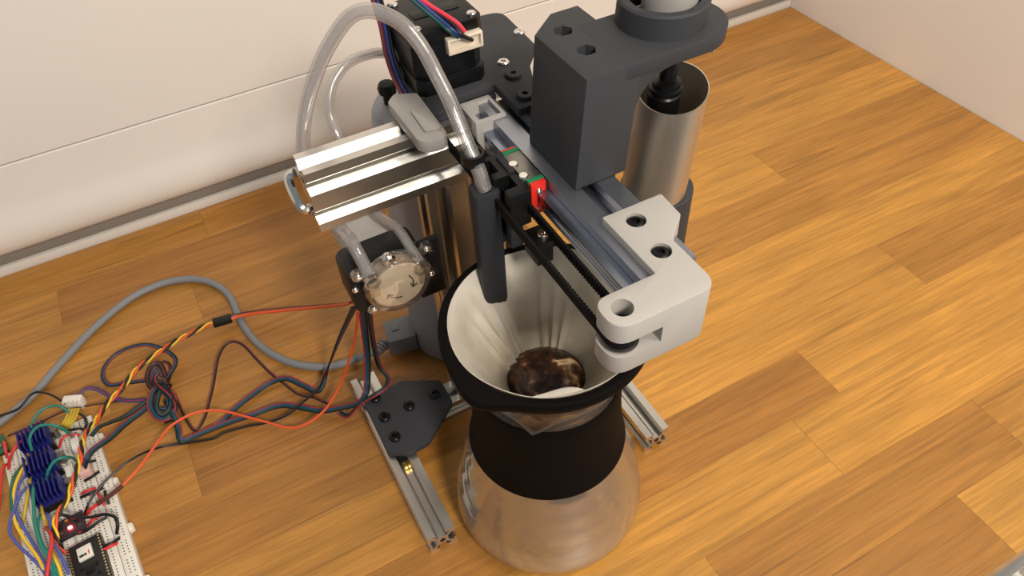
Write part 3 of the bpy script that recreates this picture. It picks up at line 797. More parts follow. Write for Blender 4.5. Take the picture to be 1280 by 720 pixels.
# peristaltic pump on the left of the post
pc = (36.5, 70.0, 185.0)
g = G(); g.prism(rrect(10, 164, 58, 197, 6), 82, 108, 'y')
pump = g.build('pump_body', 'black_plastic', mc, bevel=1.2)
g = G(); g.prism(rrect(28, 188, 44, 199.5, 4), 79, 86, 'y'); g.build('body_hump', 'black_plastic', pump, bevel=1)
G().box(52, 84, 154, 68.6, 88, 200).build('mount_plate', 'black_plastic', pump, bevel=.8)
G().cyl((33, 108.1, 187), 16, 16, 32, 'y', 28).build('pump_motor', 'white_print', pump)
# clear head: ring, dome and rotor
g = G(); g.lathe((pc[0], 82, pc[2]), [(19.8, 0), (20.6, -2), (20.6, -8), (19.4, -10), (17.8, -10.4), (17.6, -9), (18.2, -2), (18.2, 0)], 40, axis='y')
g.build('clear_head', 'clear_plastic', pump)
g = G(); g.lathe((pc[0], 72, pc[2]), [(17.7, -.2), (17.1, -1.6), (12.6, -2.8), (6, -3.4), (.01, -3.5)], 40, axis='y')
g.build('clear_dome', 'clear_plastic', pump)
g = G(); g.lathe((pc[0], 82, pc[2]), [(16.8, 0), (16.8, -8.2), (16, -9.2), (4, -9.4), (3.6, -10.6), (.01, -10.6)], 36, axis='y')
rot = g.build('rotor', 'beige_rotor', pump)
g = G()                                                          # direction marks
for a0 in (200, 330):
    pts = [(pc[0] + 8.6 * math.cos(math.radians(a0 + 70 * i / 8)), 71.9, pc[2] + 8.6 * math.sin(math.radians(a0 + 70 * i / 8))) for i in range(9)]
    g.tube(pts, .35, 6)
    ex, ey, ez = pts[0]
    t = math.radians(a0); tx, tz = math.sin(t), -math.cos(t); nx, nz = math.cos(t), math.sin(t)
    g.tube([(ex, ey, ez), (ex - tx * 2.6 + nx * 2, ey, ez - tz * 2.6 + nz * 2)], .35, 6)
    g.tube([(ex, ey, ez), (ex - tx * 2.6 - nx * 2, ey, ez - tz * 2.6 - nz * 2)], .35, 6)
g.build('direction_mark', 'ink_dark', pump)
for x, z in ((15.5, 198.0), (19.5, 168), (58.5, 199), (58.5, 178)):
    g = G(); g.lathe((x, 82, z), [(4.0, 0), (4.0, -3.0), (1.9, -3.0)], 16, axis='y')
    dx, dz = pc[0] - x, pc[2] - z; L = math.hypot(dx, dz); dx /= L; dz /= L
    g.prism([(x + dz * 2.4, z - dx * 2.4), (x - dz * 2.4, z + dx * 2.4), (x - dz * 2.4 + dx * (L - 16), z + dx * 2.4 + dz * (L - 16)), (x + dz * 2.4 + dx * (L - 16), z - dx * 2.4 + dz * (L - 16))], 79.4, 81.8, 'y')
    g.build('lug', 'clear_plastic', pump)
    cap_screw(pump, (x, 79.0, z), 2.2, 1.6, 'bright_steel', axis='y-')
cap_screw(pump, (12.5, 82, 186), 2.2, 1.4, 'bright_steel', axis='y-')
cap_screw(pump, (62.5, 83.9, 190), 2.2, 1.2, 'dark_steel', axis='y-')
g = G(); g.lathe((pc[0] - 2, 76, 204.5), [(.01, -3), (3.2, -2.8), (4.4, -1.5), (4.4, 2), (3, 4)], 18, axis='y'); g.build('cover_latch', 'bright_steel', pump)
for x in (21.3, 51.7):
    z = 197 if x < 30 else 193
    g = G(); g.lathe((x, 70.5, z), [(4.0, 0), (5.0, 0), (5.0, 9), (4.6, 10), (4.0, 10), (4.0, 0)], 16, axis='y')
    g.box(x - 3, 71, z - 12, x + 3, 74.5, z); g.build('hose_port', 'clear_plastic', pump)

# grinder holder on the gantry: column, arm and ring; it leans slightly away from the post
def lean(gr):
    gr.v = [(x + (z - 262) * 0.075, y, z) for x, y, z in gr.v]
    return gr
def lean_build(gr, name, m_, parent, **kw): return lean(gr).build(name, m_, parent, **kw)
colo = [(119.0, 13), (148.5, 13), (152, 17), (152, 74), (136, 74), (119.0, 60)]
g = G(); g.prism(colo, 264.2, 325)
cut = G()
for x, y in ((132.5, 56), (132.5, 35)):
    cut.cyl((x, y, 316), 5.0, 5.0, 14, 'z', 6)
lean(cut)
col = lean(g).build('grinder_column', 'grey_print', mc, bevel=.7, cut=cut)
# curved gusset in the plane of the front face, thick in y
o = [(146.0, 300)]
for i in range(9):
    a = math.radians(90 * i / 8); o.append((168 - 19 * math.cos(a), 298 + 19 * math.sin(a)))
o += [(185, 317), (185, 324.9), (146.0, 324.9)]
g = G(); g.prism(o, 13.1, 54, 'y'); lean_build(g, 'gusset', 'grey_print', col, bevel=.5)
o = [(140, 12.9), (187, 12.9)]
for i in range(1, 16):
    a = math.radians(-90 + 180 * i / 16); o.append((187 + 22 * math.cos(a), 34.6 + 22 * math.sin(a)))
o += [(187, 56.6), (140, 56.6)]
g = G(); g.prism(o, 317.2, 325.2); lean_build(g, 'arm_plate', 'grey_print', col, bevel=.6)
g = G(); g.lathe((178, 40, 325.2), [(16.5, 0), (22.2, 0), (22.2, 11), (21.2, 12), (17.6, 12), (17.2, 11), (17.2, 1)], 48); lean_build(g, 'motor_ring', 'grey_print', col)
g = G(); g.lathe((181, 39, 325.6), [(13.5, 0), (13.5, 40), (12.5, 41.5), (.01, 41.5)], 40, cap0=True); lean_build(g, 'drive_motor', 'silver_print', col)
g = G(); g.cyl((184, 34, 290), 4.5, 4.5, 27, 'z', 20); lean_build(g, 'drive_shaft', 'black_oxide', col)
g = G(); g.lathe((184, 34, 262), [(8.6, 0), (8.6, 24), (7.8, 25), (7.8, 26), (8.6, 26.5), (8.6, 28), (7.4, 28.6), (7.4, 31), (4, 33)], 28, cap0=True, cap1=True); lean_build(g, 'coupling', 'black_oxide', col)
g = G(); g.lathe((197, 22, 312.2), [(3.2, 0), (3.2, 4.8), (.01, 4.8)], 16, cap0=True); lean_build(g, 'screw', 'bright_steel', col)
g = G(); g.lathe((190.0, 36, 100), [(15, 0), (17, 10), (21.2, 40), (21.2, 120.6), (20.6, 121.4), (.01, 121.4)], 48, cap0=True)
body = g.build('grinder_body', 'grey_print', mc)
g = G(); g.box(142.3, 22, 200, 168, 46, 222); g.box(142.3, 22, 222, 150, 46, 262); g.build('body_bracket', 'grey_print', mc, bevel=1)

cupo = thing('steel_cup', (186, 34, 221.6), 'brushed stainless steel cup with a slanted rim under the grey motor arm', 'cup')
prof = [(.01, 0), (17.9, 0), (18.5, .8), (18.5, 66), (18.0, 66), (18.0, 1.6), (.01, 1.4)]
g = G(); g.lathe((186, 34, 221.6), prof, 64)
def cup_shape(x, y, z):
    t = (z - 221.6) / 66.0
    up = ((x - 186) * .65 + (y - 34) * .76) * .26 * max(0, t)    # the rim is cut at a slant
    return (x + (z - 221.6) * .075, y, z + up)
g.v = [cup_shape(*p) for p in g.v]
g.build('cup_wall', 'brushed_steel', cupo)

# ------------------------------------------------------------------ kettle behind the post
kt = thing('kettle', (102, 174, 0), 'tall grey cylindrical kettle standing behind the post of the machine', 'kettle')
g = G(); g.lathe((102, 174, 0), [(30, 0), (36, 1.2), (37.4, 4), (37, 60), (35.2, 200), (34.8, 222), (33.4, 228), (30.8, 230.4), (.01, 231)], 64, cap0=True); g.build('body', 'kettle_grey', kt)
g = G(); g.lathe((102, 174, 0), [(31.6, 229.4), (31.8, 231.0), (30.6, 232.2), (26, 233.4), (.01, 234.2)], 64); g.build('lid', 'kettle_grey', kt)
g = G(); g.lathe((82.5, 181, 233), [(3.6, 0), (3.6, 7), (5.8, 8.5), (6.2, 12), (5, 15), (.01, 15.5)], 9, cap0=True); g.build('knob', 'black_matte', kt, smooth=20)

# ------------------------------------------------------------------ power cord with its plug
cord = thing('mains_cable', (36, 176, 0), 'thick grey power cord curving over the worktop into the kettle', 'cord')
G().tube(smooth_path(CABLE['CORD'], 8), 3.3, 12).build('cable', 'cord_grey', cord)
g = G(); g.prism(round_poly([(41, 170.5), (64, 166.5), (68, 190), (45, 194.5)], [3, 1.5, 1.5, 4], 4), 5, 23); pg = g.build('plug', 'plug_grey', cord, bevel=1.4)
G().prism(round_poly([(48, 180), (54, 179), (55, 185), (49, 186)], [1, 1, 1, 1], 3), 23.02, 23.9).build('grip_mark', 'plug_grey', pg, bevel=.3)
x0, y0, z0 = CABLE['CORD'][0]
d = Vector((43 - x0, 182 - y0, 0)).normalized()
for k in range(4):
    a = Vector((x0, y0, z0)) + d * (k * 3.0 - 3)
    G().tube([a, a + d * 2.0], 4.4 + .25 * k, 14).build('strain_relief', 'plug_grey', cord)

# ------------------------------------------------------------------ glass server, dripper, filter, coffee
CX, CY = 93.5, 0.0
def spout(r, a, z):
    if z < 150: return r + (0.07 * math.sin(z * .42) if 16 < z < 82 else 0)
    d = (a - math.radians(233) + math.pi) % (2 * math.pi) - math.pi
    return r + 9.0 * math.exp(-(abs(d) / .16) ** 1.3) * min(1, (z - 150) / 14)
dec = thing('glass_server', (CX, CY, 0), 'clear glass coffee server with a wide black grip band around its neck', 'server')
def dense(p, n=8):
    q = []
    for (r0, z0), (r1, z1) in zip(p, p[1:]):
        for i in range(n): q.append((r0 + (r1 - r0) * i / n, z0 + (z1 - z0) * i / n))
    return q + [p[-1]]
prof = [(.01, 1.0), (46, .6), (56, 1.2), (62, 4), (65, 9), (65.6, 15), (64.6, 26), (62.6, 38), (59.6, 50), (56.2, 62), (52.6, 74), (49.4, 84), (46.6, 98), (44.6, 120), (43.4, 140), (43.2, 150), (44.2, 157), (46.8, 165)]
prof = prof[:4] + dense(prof[4:13]) + prof[13:]
inner = [(max(.01, r - (1.6 if z > 8 else 4)), z if z > 8 else z + 3.0) for r, z in prof[::-1]]
g = G(); g.lathe((CX, CY, 0), prof + inner, 96, rfun=spout); g.build('glass_body', 'clear_glass', dec, smooth=60)
bp = [(49.8, 84.5), (50.6, 85.2), (49.0, 92), (47.6, 100), (46.3, 112), (45.6, 124), (45.0, 138), (44.9, 149), (44.4, 150.5), (43.7, 150.2), (44.3, 138), (45.2, 120), (47.2, 98), (49.3, 84.8)]
g = G(); g.lathe((CX, CY, 0), bp + [bp[0]], 72); g.build('grip_band', 'black_band', dec, smooth=50)

drp = thing('glass_dripper', (CX, CY, 104), 'conical glass dripper with a black rim collar resting on the server', 'dripper')
cp_ = [(9, 106), (12, 112), (30, 146), (46.5, 168.5), (54.5, 189.5)]
def ribs(r, a, z): return r + .5 * math.sin(a * 16 + z * .06)
g = G(); g.lathe((CX, CY, 0), cp_ + [(r - 1.4, z + .3) for r, z in cp_[::-1]] + [cp_[0]], 96, rfun=ribs); g.build('glass_cone', 'cone_glass', drp, smooth=60)
def lug(r, a, z):
    if r < 55.5: return r
    b = 0
    for deg, amp, sg in ((207, 7.0, .22), (27, 7.0, .22), (188, 2.0, .3)):
        d = (a - math.radians(deg) + math.pi) % (2 * math.pi) - math.pi
        b += amp * math.exp(-(d / sg) ** 2)
    return r + b * (r - 55.0) / 3.5
kp = [(53.9, 196.4), (56.5, 196.8), (58.2, 196.0), (58.7, 193.5), (58.3, 190), (56.8, 187.6), (54.9, 187.0), (53.9, 188.5), (53.9, 196.4)]
g = G(); g.lathe((CX, CY, 0), kp, 120, rfun=lug); g.build('rim_collar', 'black_band', drp, smooth=45)

def crease(r, a, z):
    k = max(0.0, (z - 112) / 85.0)
    w = 0
    for deg, amp, sg in ((136, 3.0, .04), (124, 7.0, .06), (110, 5.0, .05), (98, 4.0, .05), (64, 5.5, .045), (52, 4.5, .05), (40, 3.0, .05), (80, .8, .2), (185, .6, .12), (250, .7, .15), (310, .8, .1)):
        d = (a - math.radians(deg) + math.pi) % (2 * math.pi) - math.pi
        w += amp * math.exp(-(d / sg) ** 2)
    low = math.exp(-((z - 148) / 22.0) ** 2)
    return r - abs(w) * low * .9 - .25 * math.sin(a * 5 + .8) * k
pp = [(7, 110.5), (14, 123.5), (22, 138), (26, 145), (30, 152), (34, 160), (38, 167.6), (45, 180.5), (50.6, 191), (53.4, 197.0)]
flt = thing('paper_filter', (CX, CY, 110), 'white cone paper filter lining the glass dripper', 'paper filter')
def wav(r, a, z):
    return crease(r, a, z)
g = G(); g.lathe((CX, CY, 0), pp + [(r - .35, z + .1) for r, z in pp[::-1]] + [pp[0]], 160, cap0=False, rfun=wav)
g.v = [(x, y, z + (0.6 * math.sin(3 * math.atan2(y - CY, x - CX)) + .4 * math.sin(7 * math.atan2(y - CY, x - CX) + 1)) * (1 if z > 195 else 0)) for x, y, z in g.v]
g.build('cone', 'paper', flt, smooth=60)
# folded lip at the front of the rim and the glued seam at the back
vs = []; fs = []; n = 14; m = 7
for i in range(n + 1):
    t = i / n
    a = math.radians(233 + 30 * t)
    w = 7.0 * math.sin(math.pi * min(1, t * 1.02)) ** .7 * (0.35 + .65 * t) + .3
    for j in range(m + 1):
        s = j / m
        rr = 53.0 - w * math.sin(s * 1.9) * .9
        zz = 196.4 + w * .30 * math.sin(s * 3.0) - .1 * w * s
        vs.append((CX + rr * math.cos(a), CY + rr * math.sin(a), zz))
for i in range(n):
    for j in range(m):
        fs.append((i * (m + 1) + j, i * (m + 1) + j + 1, (i + 1) * (m + 1) + j + 1, (i + 1) * (m + 1) + j))
G()._add(vs, fs).build('folded_lip', 'paper', flt, smooth=80)
vs = []; fs = []
for i, (r, z) in enumerate(pp[2:]):
    for k, dd in enumerate((0, .05, .10, .16)):
        a = math.radians(84) + dd
        rr = crease(r, a, z) - .9 + (.5 if k == 0 or k == 3 else 0)
        vs.append((CX + rr * math.cos(a), CY + rr * math.sin(a), z))
for i in range(len(pp) - 3):
    for k in range(3): fs.append((i * 4 + k, i * 4 + k + 1, i * 4 + 5 + k, i * 4 + 4 + k))
G()._add(vs, fs).build('seam_flap', 'paper', flt, smooth=80)

g = G()
cf = [(23.6, 141), (20.5, 144), (17, 146.5), (12, 148.0), (6, 148.8), (.01, 149)]
g.lathe((CX, CY, 0), [(8, 114), (23.4, 140.8)] + dense(cf[1:], 5), 64, cap0=True)
random.seed(3)
g.v = [(x, y, z + (.9 * math.sin(x * .3) * math.cos(y * .27) if z > 143 else 0)) for x, y, z in g.v]
cfo = g.build('coffee_grounds', 'coffee', smooth=80)
tag(cfo, 'wet dark coffee grounds with pale foam inside the paper filter', 'coffee'); cfo['kind'] = 'stuff'

# ------------------------------------------------------------------ clear hoses
tb = thing('water_hose', CABLE['TUBE1'][0], 'thick clear hose arching from the nozzle arm over the beam', 'hose')
G().tube(smooth_path(CABLE['TUBE1'], 8), 3.9, 16).build('outer_wall', 'clear_tube', tb, smooth=80)
G().tube(smooth_path(CABLE['TUBE1'], 8), 2.4, 12).build('inner_wall', 'clear_tube', tb, smooth=80)
tb = thing('water_hose', CABLE['TUBE2'][-1], 'thinner clear hose arching behind the stepper motor to the kettle', 'hose')
G().tube(smooth_path(CABLE['TUBE2'], 8), 3.1, 14).build('outer_wall', 'clear_tube', tb, smooth=80)
G().tube(smooth_path(CABLE['TUBE2'], 8), 1.9, 12).build('inner_wall', 'clear_tube', tb, smooth=80)

# ------------------------------------------------------------------ cables on the worktop
def strands(path, mats, pitch=1.35, r=.72, sub=6, twist=0.0, name='wire', root=None, label='', group=None, cat='cable', nm='ribbon_cable'):
    P = smooth_path(path, sub)
    root = thing(nm, tuple(path[-1][:2]) + (0,), label, cat, group) if root is None else root
    side = Vector((1, 0, 0)); frames = []
    s = 0.0
    for i in range(len(P)):
        t = (P[min(i + 1, len(P) - 1)] - P[max(i - 1, 0)])
        if i: s += (P[i] - P[i - 1]).length
        if t.length > 1e-6: t.normalize()
        q = t.cross(Vector((0, 0, 1)))
        q = side if q.length < .25 else q.normalized()
        if q.dot(side) < 0 and i: q = -q if q.dot(side) < -.5 else q
        side = (side * .6 + q * .4).normalized() if i else q
        frames.append((side.copy(), side.cross(t).normalized() if side.cross(t).length > 1e-6 else Vector((0, 0, 1)), s))
    k = len(mats)
    for n_, m_ in enumerate(mats):
        pts = []
        for p, (q, u, s) in zip(P, frames):
            if twist:
                a = 2 * math.pi * (s / twist + n_ / k)
                pts.append(p + q * (pitch * math.cos(a)) + u * (pitch * math.sin(a)))
            else:
                pts.append(p + q * ((n_ - (k - 1) / 2) * pitch))
        G().tube(pts, r, 6).build(name, m_, root, smooth=80)
    return root
R4 = ['w_black', 'w_green', 'w_blue', 'w_red']
sv = strands(CABLE['SERVO_A'], ['w_orange', 'w_rust', 'w_brown'], 1.6, 1.05, label='orange and brown servo lead running from the pump to a black plug', nm='servo_lead')
x0, y0, z0 = CABLE['SERVO_A'][-1]; x1, y1, z1 = CABLE['SERVO_B'][0]
a = Vector((x0, y0, z0)); b = Vector((x1, y1, z1)); dv = (b - a).normalized(); q = Vector((-dv.y, dv.x, 0))
def obox(gr, a, b, w, z0, z1):
    a = Vector(a); b = Vector(b); dv = (b - a).normalized(); q = Vector((-dv.y, dv.x, 0)) * w
    o = [a + q, b + q, b - q, a - q]
    return gr.prism([(p.x, p.y) for p in o], z0, z1)
obox(G(), a - dv * 1, b + dv * 1, 4.0, z0 - 2.2, z0 + 2.2).build('plug', 'black_plastic', sv, bevel=.5)
tw = strands(CABLE['SERVO_B'], ['w_yellow', 'w_orange', 'w_black'], 1.25, 1.0, 10, twist=24.0, label='twisted yellow, orange and black leads from the black plug to the breadboard', nm='twisted_lead')
for k in range(3):
    p = b + dv * 1 + q * ((k - 1) * 2.4)
    G().tube([p, p + dv * 3], .5, 6).build('pin', 'bright_steel', tw)
strands(CABLE['RIB_A'], R4, label='dark ribbon cable hanging slack from the pump and folding back on the worktop')
strands(CABLE['RIB_B'], R4[::-1], label='dark ribbon cable dropping to the corner plate and running to the tied bundle')
strands(CABLE['RIB_C'], ['w_black', 'w_green', 'w_red'], label='short dark ribbon cable looping over the corner plate screw')
ow = thing('orange_wire', CABLE['ORANGE_TIP'][-1], 'single orange wire looping from the pump to the breadboard', 'cable')
G().tube(smooth_path(CABLE['ORANGE'], 6), 1.0, 8).build('wire', 'w_orange', ow)
G().tube(smooth_path(CABLE['ORANGE_END'], 6), 1.7, 8).build('sleeve', 'w_brown', ow)
G().tube(smooth_path(CABLE['ORANGE_TIP'], 6), 1.3, 8).build('red_end', 'w_scarlet', ow)
tag(G().tube(smooth_path(CABLE['BLACK_LONG'], 6), .95, 8).build('black_wire', 'w_black'), 'long thin black wire from the ribbon cables to the breadboard edge', 'cable')
strands(CABLE['LOOP_RED'], ['w_maroon', 'w_black'], 1.2, .7, label='maroon and black wire pair arching up beside the tied bundle', nm='wire_pair')
kb = strands(CABLE['RIB_LOOP'], ['w_black', 'w_blue', 'w_maroon'], 1.2, .75, label='tied bundle of coiled dark ribbon cable with one wide loop', nm='cable_bundle')
for nm_, ms in (('KNOT1', ['w_black', 'w_maroon', 'w_black']), ('KNOT2', ['w_black', 'w_maroon']), ('KNOT3', ['w_black', 'w_blue', 'w_green', 'w_red']), ('KNOT4', ['w_black', 'w_green', 'w_black']), ('KNOT5', ['w_black', 'w_red', 'w_black'])):
    strands(CABLE[nm_], ms, 1.3, .8, root=kb)
for k in range(3):                                               # a few more turns inside the coil
    sc = .86 - .17 * k
    for nm_ in ('KNOT1', 'KNOT3'):
        pts = CABLE[nm_]; c = Vector((0, 0, 0))
        for p in pts: c += Vector(p)
        c /= len(pts)
        strands([c + (Vector(p) - c) * sc for p in pts], [('w_black', 'w_maroon', 'w_blue')[k], 'w_black'], 1.3, .8, root=kb)
G().tube(smooth_path(CABLE['KNOT_TIE'], 6), 1.1, 8).build('tie', 'w_black', kb)
strands(CABLE['RIB_K1'], ['w_black', 'w_green', 'w_black'], label='dark green and black ribbon from the tied bundle to the breadboard corner')
rk = strands(CABLE['RIB_K2'], R4, 1.5, .8, label='wide dark ribbon cable ending in a pale plug on the breadboard')
x0, y0, z0 = CABLE['RIB_K2'][-1]
G().box(x0 - 4, y0 - 5, 9.2, x0 + 4, y0 + 3, 18).build('plug', 'w_pink', rk, bevel=.6)
tag(G().tube(smooth_path(CABLE['THIN1'], 6), .9, 8).build('black_wire', 'w_black'), 'thin black wire crossing the grey cord to the white plug', 'cable')
tag(G().tube(smooth_path(CABLE['THIN2'], 6), .8, 8).build('black_wire', 'w_brown'), 'thin brown wire passing under the white plug to the tied bundle', 'cable')
strands(CABLE['THIN3'], ['w_navy', 'w_red', 'w_blue'], 1.1, .7, label='short blue and red ribbon arching out of the white plug')

# ------------------------------------------------------------------ breadboard and its electronics
BA = math.atan2(.085, .996); BX, BY = -258.2, 229.9
def bb(u, v): return (BX + .996 * u + .085 * v, BY + .085 * u - .996 * v)
brd = thing('breadboard', (BX, BY, 0), 'white solderless breadboard crowded with jumper wires', 'breadboard', rotz=BA)
G().box(0, -172, 0, 9.4, 0, 8.4).build('power_rail', 'breadboard_white', brd, bevel=.5, local=True)
G().box(9.8, -172, 0, 56.2, 0, 8.5).build('main_block', 'breadboard_white', brd, bevel=.5, local=True)
G().box(56.6, -172, 0, 66, 0, 8.4).build('power_rail', 'breadboard_white', brd, bevel=.5, local=True)
G().box(31.8, -171, 8.45, 34.2, -1, 8.56).build('centre_groove', 'groove_grey', brd, local=True)
g = G()
for i in range(66):
    v = -3 - i * 2.54
    for cu in [12.4 + 3.0 * k for k in range(6)] + [37.4 + 3.0 * k for k in range(6)]:
        g.box(cu - .45, v - .45, 8.44, cu + .45, v + .45, 8.56)
    if i % 6 != 5:
        for cu in (3.2, 6.2, 59.8, 62.8): g.box(cu - .45, v - .45, 8.34, cu + .45, v + .45, 8.46)
hl = g.build('holes', 'hole_dark', brd, local=True); hl['kind'] = 'stuff'
for v in (23, 70, 114, 160):
    G().prism(round_poly([(66, -v - 3.4), (69.4, -v - 2.6), (69.4, -v + 2.6), (66, -v + 3.4)], [0, 1, 1, 0], 3), 1, 6).build('tab', 'breadboard_white', brd, bevel=.4, local=True)

def bthing(name, u, v, z, label, cat, group=None):
    x, y = bb(u, v)
    return thing(name, (x, y, z), label, cat, group, rotz=BA)
def uv(x, y):
    dx, dy = x - BX, y - BY
    return (.996 * dx + .085 * dy, .085 * dx - .996 * dy)
for k, ((x, y), lb) in enumerate((((-229.6, 222.0), 'stepper driver with blue heatsink, the one at the far end of the breadboard'),
                                  ((-227.2, 195.5), 'stepper driver with blue heatsink, the middle one of three in a row'),
                                  ((-224.6, 169.0), 'stepper driver with blue heatsink, the one beside the lit red module'))):
    u, v = uv(x, y)
    t = bthing('stepper_driver', u, v, 8.6, lb, 'circuit board', 'stepper drivers on the breadboard')
    G().box(-10.5, -8, 6.6, 10.5, 8, 8.2).build('board', 'pcb_dark', t, bevel=.2, local=True)
    for sy in (-6.9, 6.9):
        G().box(-10.2, sy - 1.2, 0, 10.2, sy + 1.2, 6.5).build('pin_header', 'black_plastic', t, local=True)
    h = G(); h.box(-10, -9.0, 8.3, 10, 9.0, 11)
    hs = h.build('heatsink', 'heatsink_blue', t, bevel=.2, local=True)
    for f in range(7):
        xx = -9.6 + f * 3.05
        G().box(xx, -9.0, 11, xx + 1.0, 9.0, 19.5).build('fin', 'heatsink_blue', hs, local=True)
    G().cyl((12.2, 4, 0), 2.6, 2.6, 9.4, 'z', 14).build('capacitor', 'dull_steel', t, local=True)
u, v = uv(-217.2, 139.0)
t = bthing('power_module', u, v, 8.6, 'small dark circuit module with a glowing red light', 'circuit board')
G().box(-10, -7.5, 3, 10, 7.5, 4.6).build('board', 'pcb_dark', t, bevel=.2, local=True)
for sy in (-6, 6): G().box(-9, sy - 1.1, 0, 9, sy + 1.1, 2.95).build('pin_header', 'black_plastic', t, local=True)
for (a_, b_, w_, h_, m_) in ((-6, 2, 3, 3, 'black_plastic'), (-1, 4.4, 2.4, 2, 'brass'), (5, 1.5, 3.4, 3, 'black_plastic'), (-6, -4, 2, 1.4, 'dull_steel'), (6.5, -4.5, 2, 1.6, 'dull_steel'), (1.5, 5.5, 1.4, 1.4, 'dull_steel')):
    G().box(a_ - w_ / 2, b_ - h_ / 2, 4.62, a_ + w_ / 2, b_ + h_ / 2, 6.0).build('component', m_, t, bevel=.15, local=True)
G().box(-1.2, -3.6, 4.62, 1.6, -1.4, 6.2).build('lamp', 'red_led', t, bevel=.4, local=True)
u, v = uv(-208.0, 95.0)
t = bthing('microcontroller', u, v, 8.6, 'long black microcontroller board with a white-labelled metal shield', 'circuit board')
G().box(-11.5, -26, 4.4, 11.5, 26, 6).build('board', 'pcb_black', t, bevel=.2, local=True)
for sx in (-10.2, 10.2):
    G().box(sx - 1.2, -25.4, 0, sx + 1.2, 25.4, 4.35).build('pin_header', 'black_plastic', t, local=True)
    for k in range(20):
        G().cyl((sx, 24.2 - k * 2.54, 6.0), .75, .75, .5, 'z', 8).build('pin', 'pin_gold', t, local=True)
sh = G().box(-4.6, 10, 6.05, 5.0, 20.4, 8.4).build('shield', 'breadboard_white', t, bevel=.4, local=True)
for k, (x0, w) in enumerate(((-3.6, 3.0), (-0.4, 1.6))):
    G().box(x0, 12.2, 8.42, x0 + w, 14.2, 8.48).build('print', 'ink_dark', sh, local=True)
G().box(2.4, 12, 8.42, 3.2, 15.5, 8.48).build('print', 'w_scarlet', sh, local=True)
for (a_, b_, w_, h_) in ((0, 2, 6, 6), (-5, 5, 2, 1.4), (5, 4, 1.4, 3), (0, -9, 7, 7), (5, -4, 2, 1.4), (-5.5, -3, 1.4, 2.6)):
    G().box(a_ - w_ / 2, b_ - h_ / 2, 6.05, a_ + w_ / 2, b_ + h_ / 2, 7.1).build('chip', 'black_plastic', t, bevel=.15, local=True)

# white four-way plug with mustard leads, and two loose white sockets
x0, y0 = -200.5, 249.5
jp = thing('white_plug', (x0, y0, 0), 'white four-way plug with mustard yellow leads beyond the breadboard end', 'connector')
cut = G()
ca, sa = math.cos(-.42), math.sin(-.42)
def turn(gr):
    gr.v = [(x0 + ca * x - sa * y, y0 + sa * x + ca * y, z) for x, y, z in gr.v]
    return gr
for k in range(4): cut.box(-6.1 + k * 3.5, -5.5, 15.0, -4.4 + k * 3.5, -2.2, 22)
g = G(); g.box(-7.2, -3.6, 9.5, 7.2, 3.4, 19.4); turn(g).build('housing', 'breadboard_white', jp, bevel=.5, cut=turn(cut))
for k in range(4): G().tube(smooth_path(CABLE['JY%d' % k], 6), 1.15, 8).build('lead', 'w_mustard', jp)
for (x, y), lb in (((-205.0, 207.5), 'white pin socket beside the far blue heatsink'), ((-211.5, 184.0), 'white pin socket beside the middle blue heatsink')):
    u, v = uv(x, y)
    t = bthing('pin_socket', u, v, 8.6, lb, 'connector')
    G().box(-2.6, -5.5, 0, 2.6, 5.5, 7).build('housing', 'breadboard_white', t, bevel=.4, local=True)
    G().box(2.65, -5, 0, 3.6, 5, 9.5).build('latch', 'breadboard_white', t, bevel=.2, local=True)
gb = thing('sensor_board', (-266, 246, 0), 'small green circuit board lying beside the breadboard', 'circuit board', rotz=.2)
G().box(-9, -9, 2.2, 9, 9, 3.8).build('board', 'pcb_green', gb, bevel=.3, local=True)
G().box(-6, -5, 3.85, 6, 5, 6).build('chip', 'dull_steel', gb, bevel=.3, local=True)
G().box(-8, -8, 0, 8, -5.6, 2.15).build('pin_header', 'black_plastic', gb, local=True)

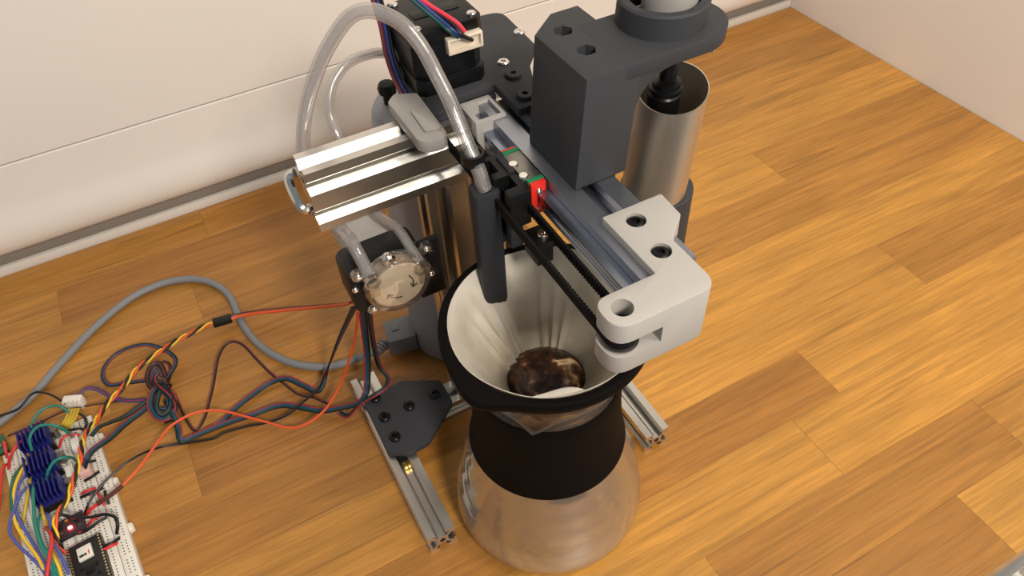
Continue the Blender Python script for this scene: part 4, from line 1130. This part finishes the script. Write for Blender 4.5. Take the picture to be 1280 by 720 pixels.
JW = [
 ('G1', 'w_teal', 1.05, 'teal jumper wire arching behind the far blue heatsink to the white plug'),
 ('G2', 'w_teal', 1.15, 'teal jumper wire arching right over the far blue heatsink'),
 ('G3', 'w_teal', 1.15, 'teal jumper wire arching from the third blue heatsink towards the white socket'),
 ('R1', 'w_scarlet', 1.15, 'red jumper wire arching over the far left corner of the breadboard'),
 ('R2', 'w_scarlet', 1.15, 'red jumper wire hanging over the side edge of the breadboard'),
 ('R3', 'w_scarlet', 1.15, 'short red wire below the small green circuit board'),
 ('B1', 'w_bluewire', 1.15, 'blue jumper wire from the middle driver, inner one of the two blue wires'),
 ('B2', 'w_bluewire', 1.15, 'blue jumper wire bulging farthest over the breadboard edge'),
 ('Y1', 'w_yellow', 1.15, 'long yellow jumper wire bundled between the blue wires'),
 ('Y2', 'w_mustard', 1.15, 'straight mustard jumper wire beside the third blue heatsink'),
 ('E1', 'w_deepgreen', 1.15, 'dark green jumper wire curving out beside the blue wires'),
 ('E2', 'w_teal', 1.25, 'long teal jumper wire running along the board from the third heatsink'),
 ('E3', 'w_teal', 1.2, 'teal jumper wire with a tight bend beside the red module'),
 ('Y3', 'w_mustard', 1.1, 'short mustard jumper wire below the third blue heatsink'),
 ('Y4', 'w_yellow', 1.15, 'yellow jumper wire along the side of the microcontroller'),
 ('B3', 'w_bluewire', 1.15, 'blue jumper wire along the side of the microcontroller'),
 ('RR', 'w_scarlet', 1.3, 'thick red jumper wire with a pale tip crossing the teal wires'),
 ('K1', 'w_black', 1.2, 'black jumper wire looping widely past the red module to the edge rail'),
 ('K2', 'w_black', 1.15, 'black jumper wire slanting up from the red module'),
 ('K3', 'w_black', 1.15, 'short black jumper beside the microcontroller'),
 ('RD1', 'w_scarlet', 1.15, 'short red jumper beside the microcontroller'),
 ('RD2', 'w_scarlet', 1.15, 'short red jumper under the slanting black wire'),
 ('RD3', 'w_scarlet', 1.05, 'short red jumper lying along the short black jumper'),
 ('K4', 'w_black', 1.1, 'short black jumper lying along the short red jumper'),
 ('RD4', 'w_scarlet', 1.05, 'short red jumper running lengthwise under the orange lead sleeve'),
 ('K5', 'w_black', 1.1, 'short black jumper running lengthwise under the orange lead sleeve'),
 ('K6', 'w_black', 1.05, 'short black jumper beside the pale plug'),
 ('K7', 'w_black', 1.05, 'tiny black jumper beyond the pale plug'),
 ('K8', 'w_black', 1.05, 'black wire bending down from the white plug to the breadboard end'),
 ('K9', 'w_black', 1.05, 'black jumper wire crossing beneath the mustard leads'),
 ('RD5', 'w_scarlet', 1.0, 'red jumper wire arching from the far driver to the white socket'),
]
for key, m_, r_, lb in JW:
    tag(G().tube(smooth_path(CABLE[key], 6), r_, 8).build('jumper_wire', m_, smooth=80), lb, 'wire', 'jumper wires on the breadboard')
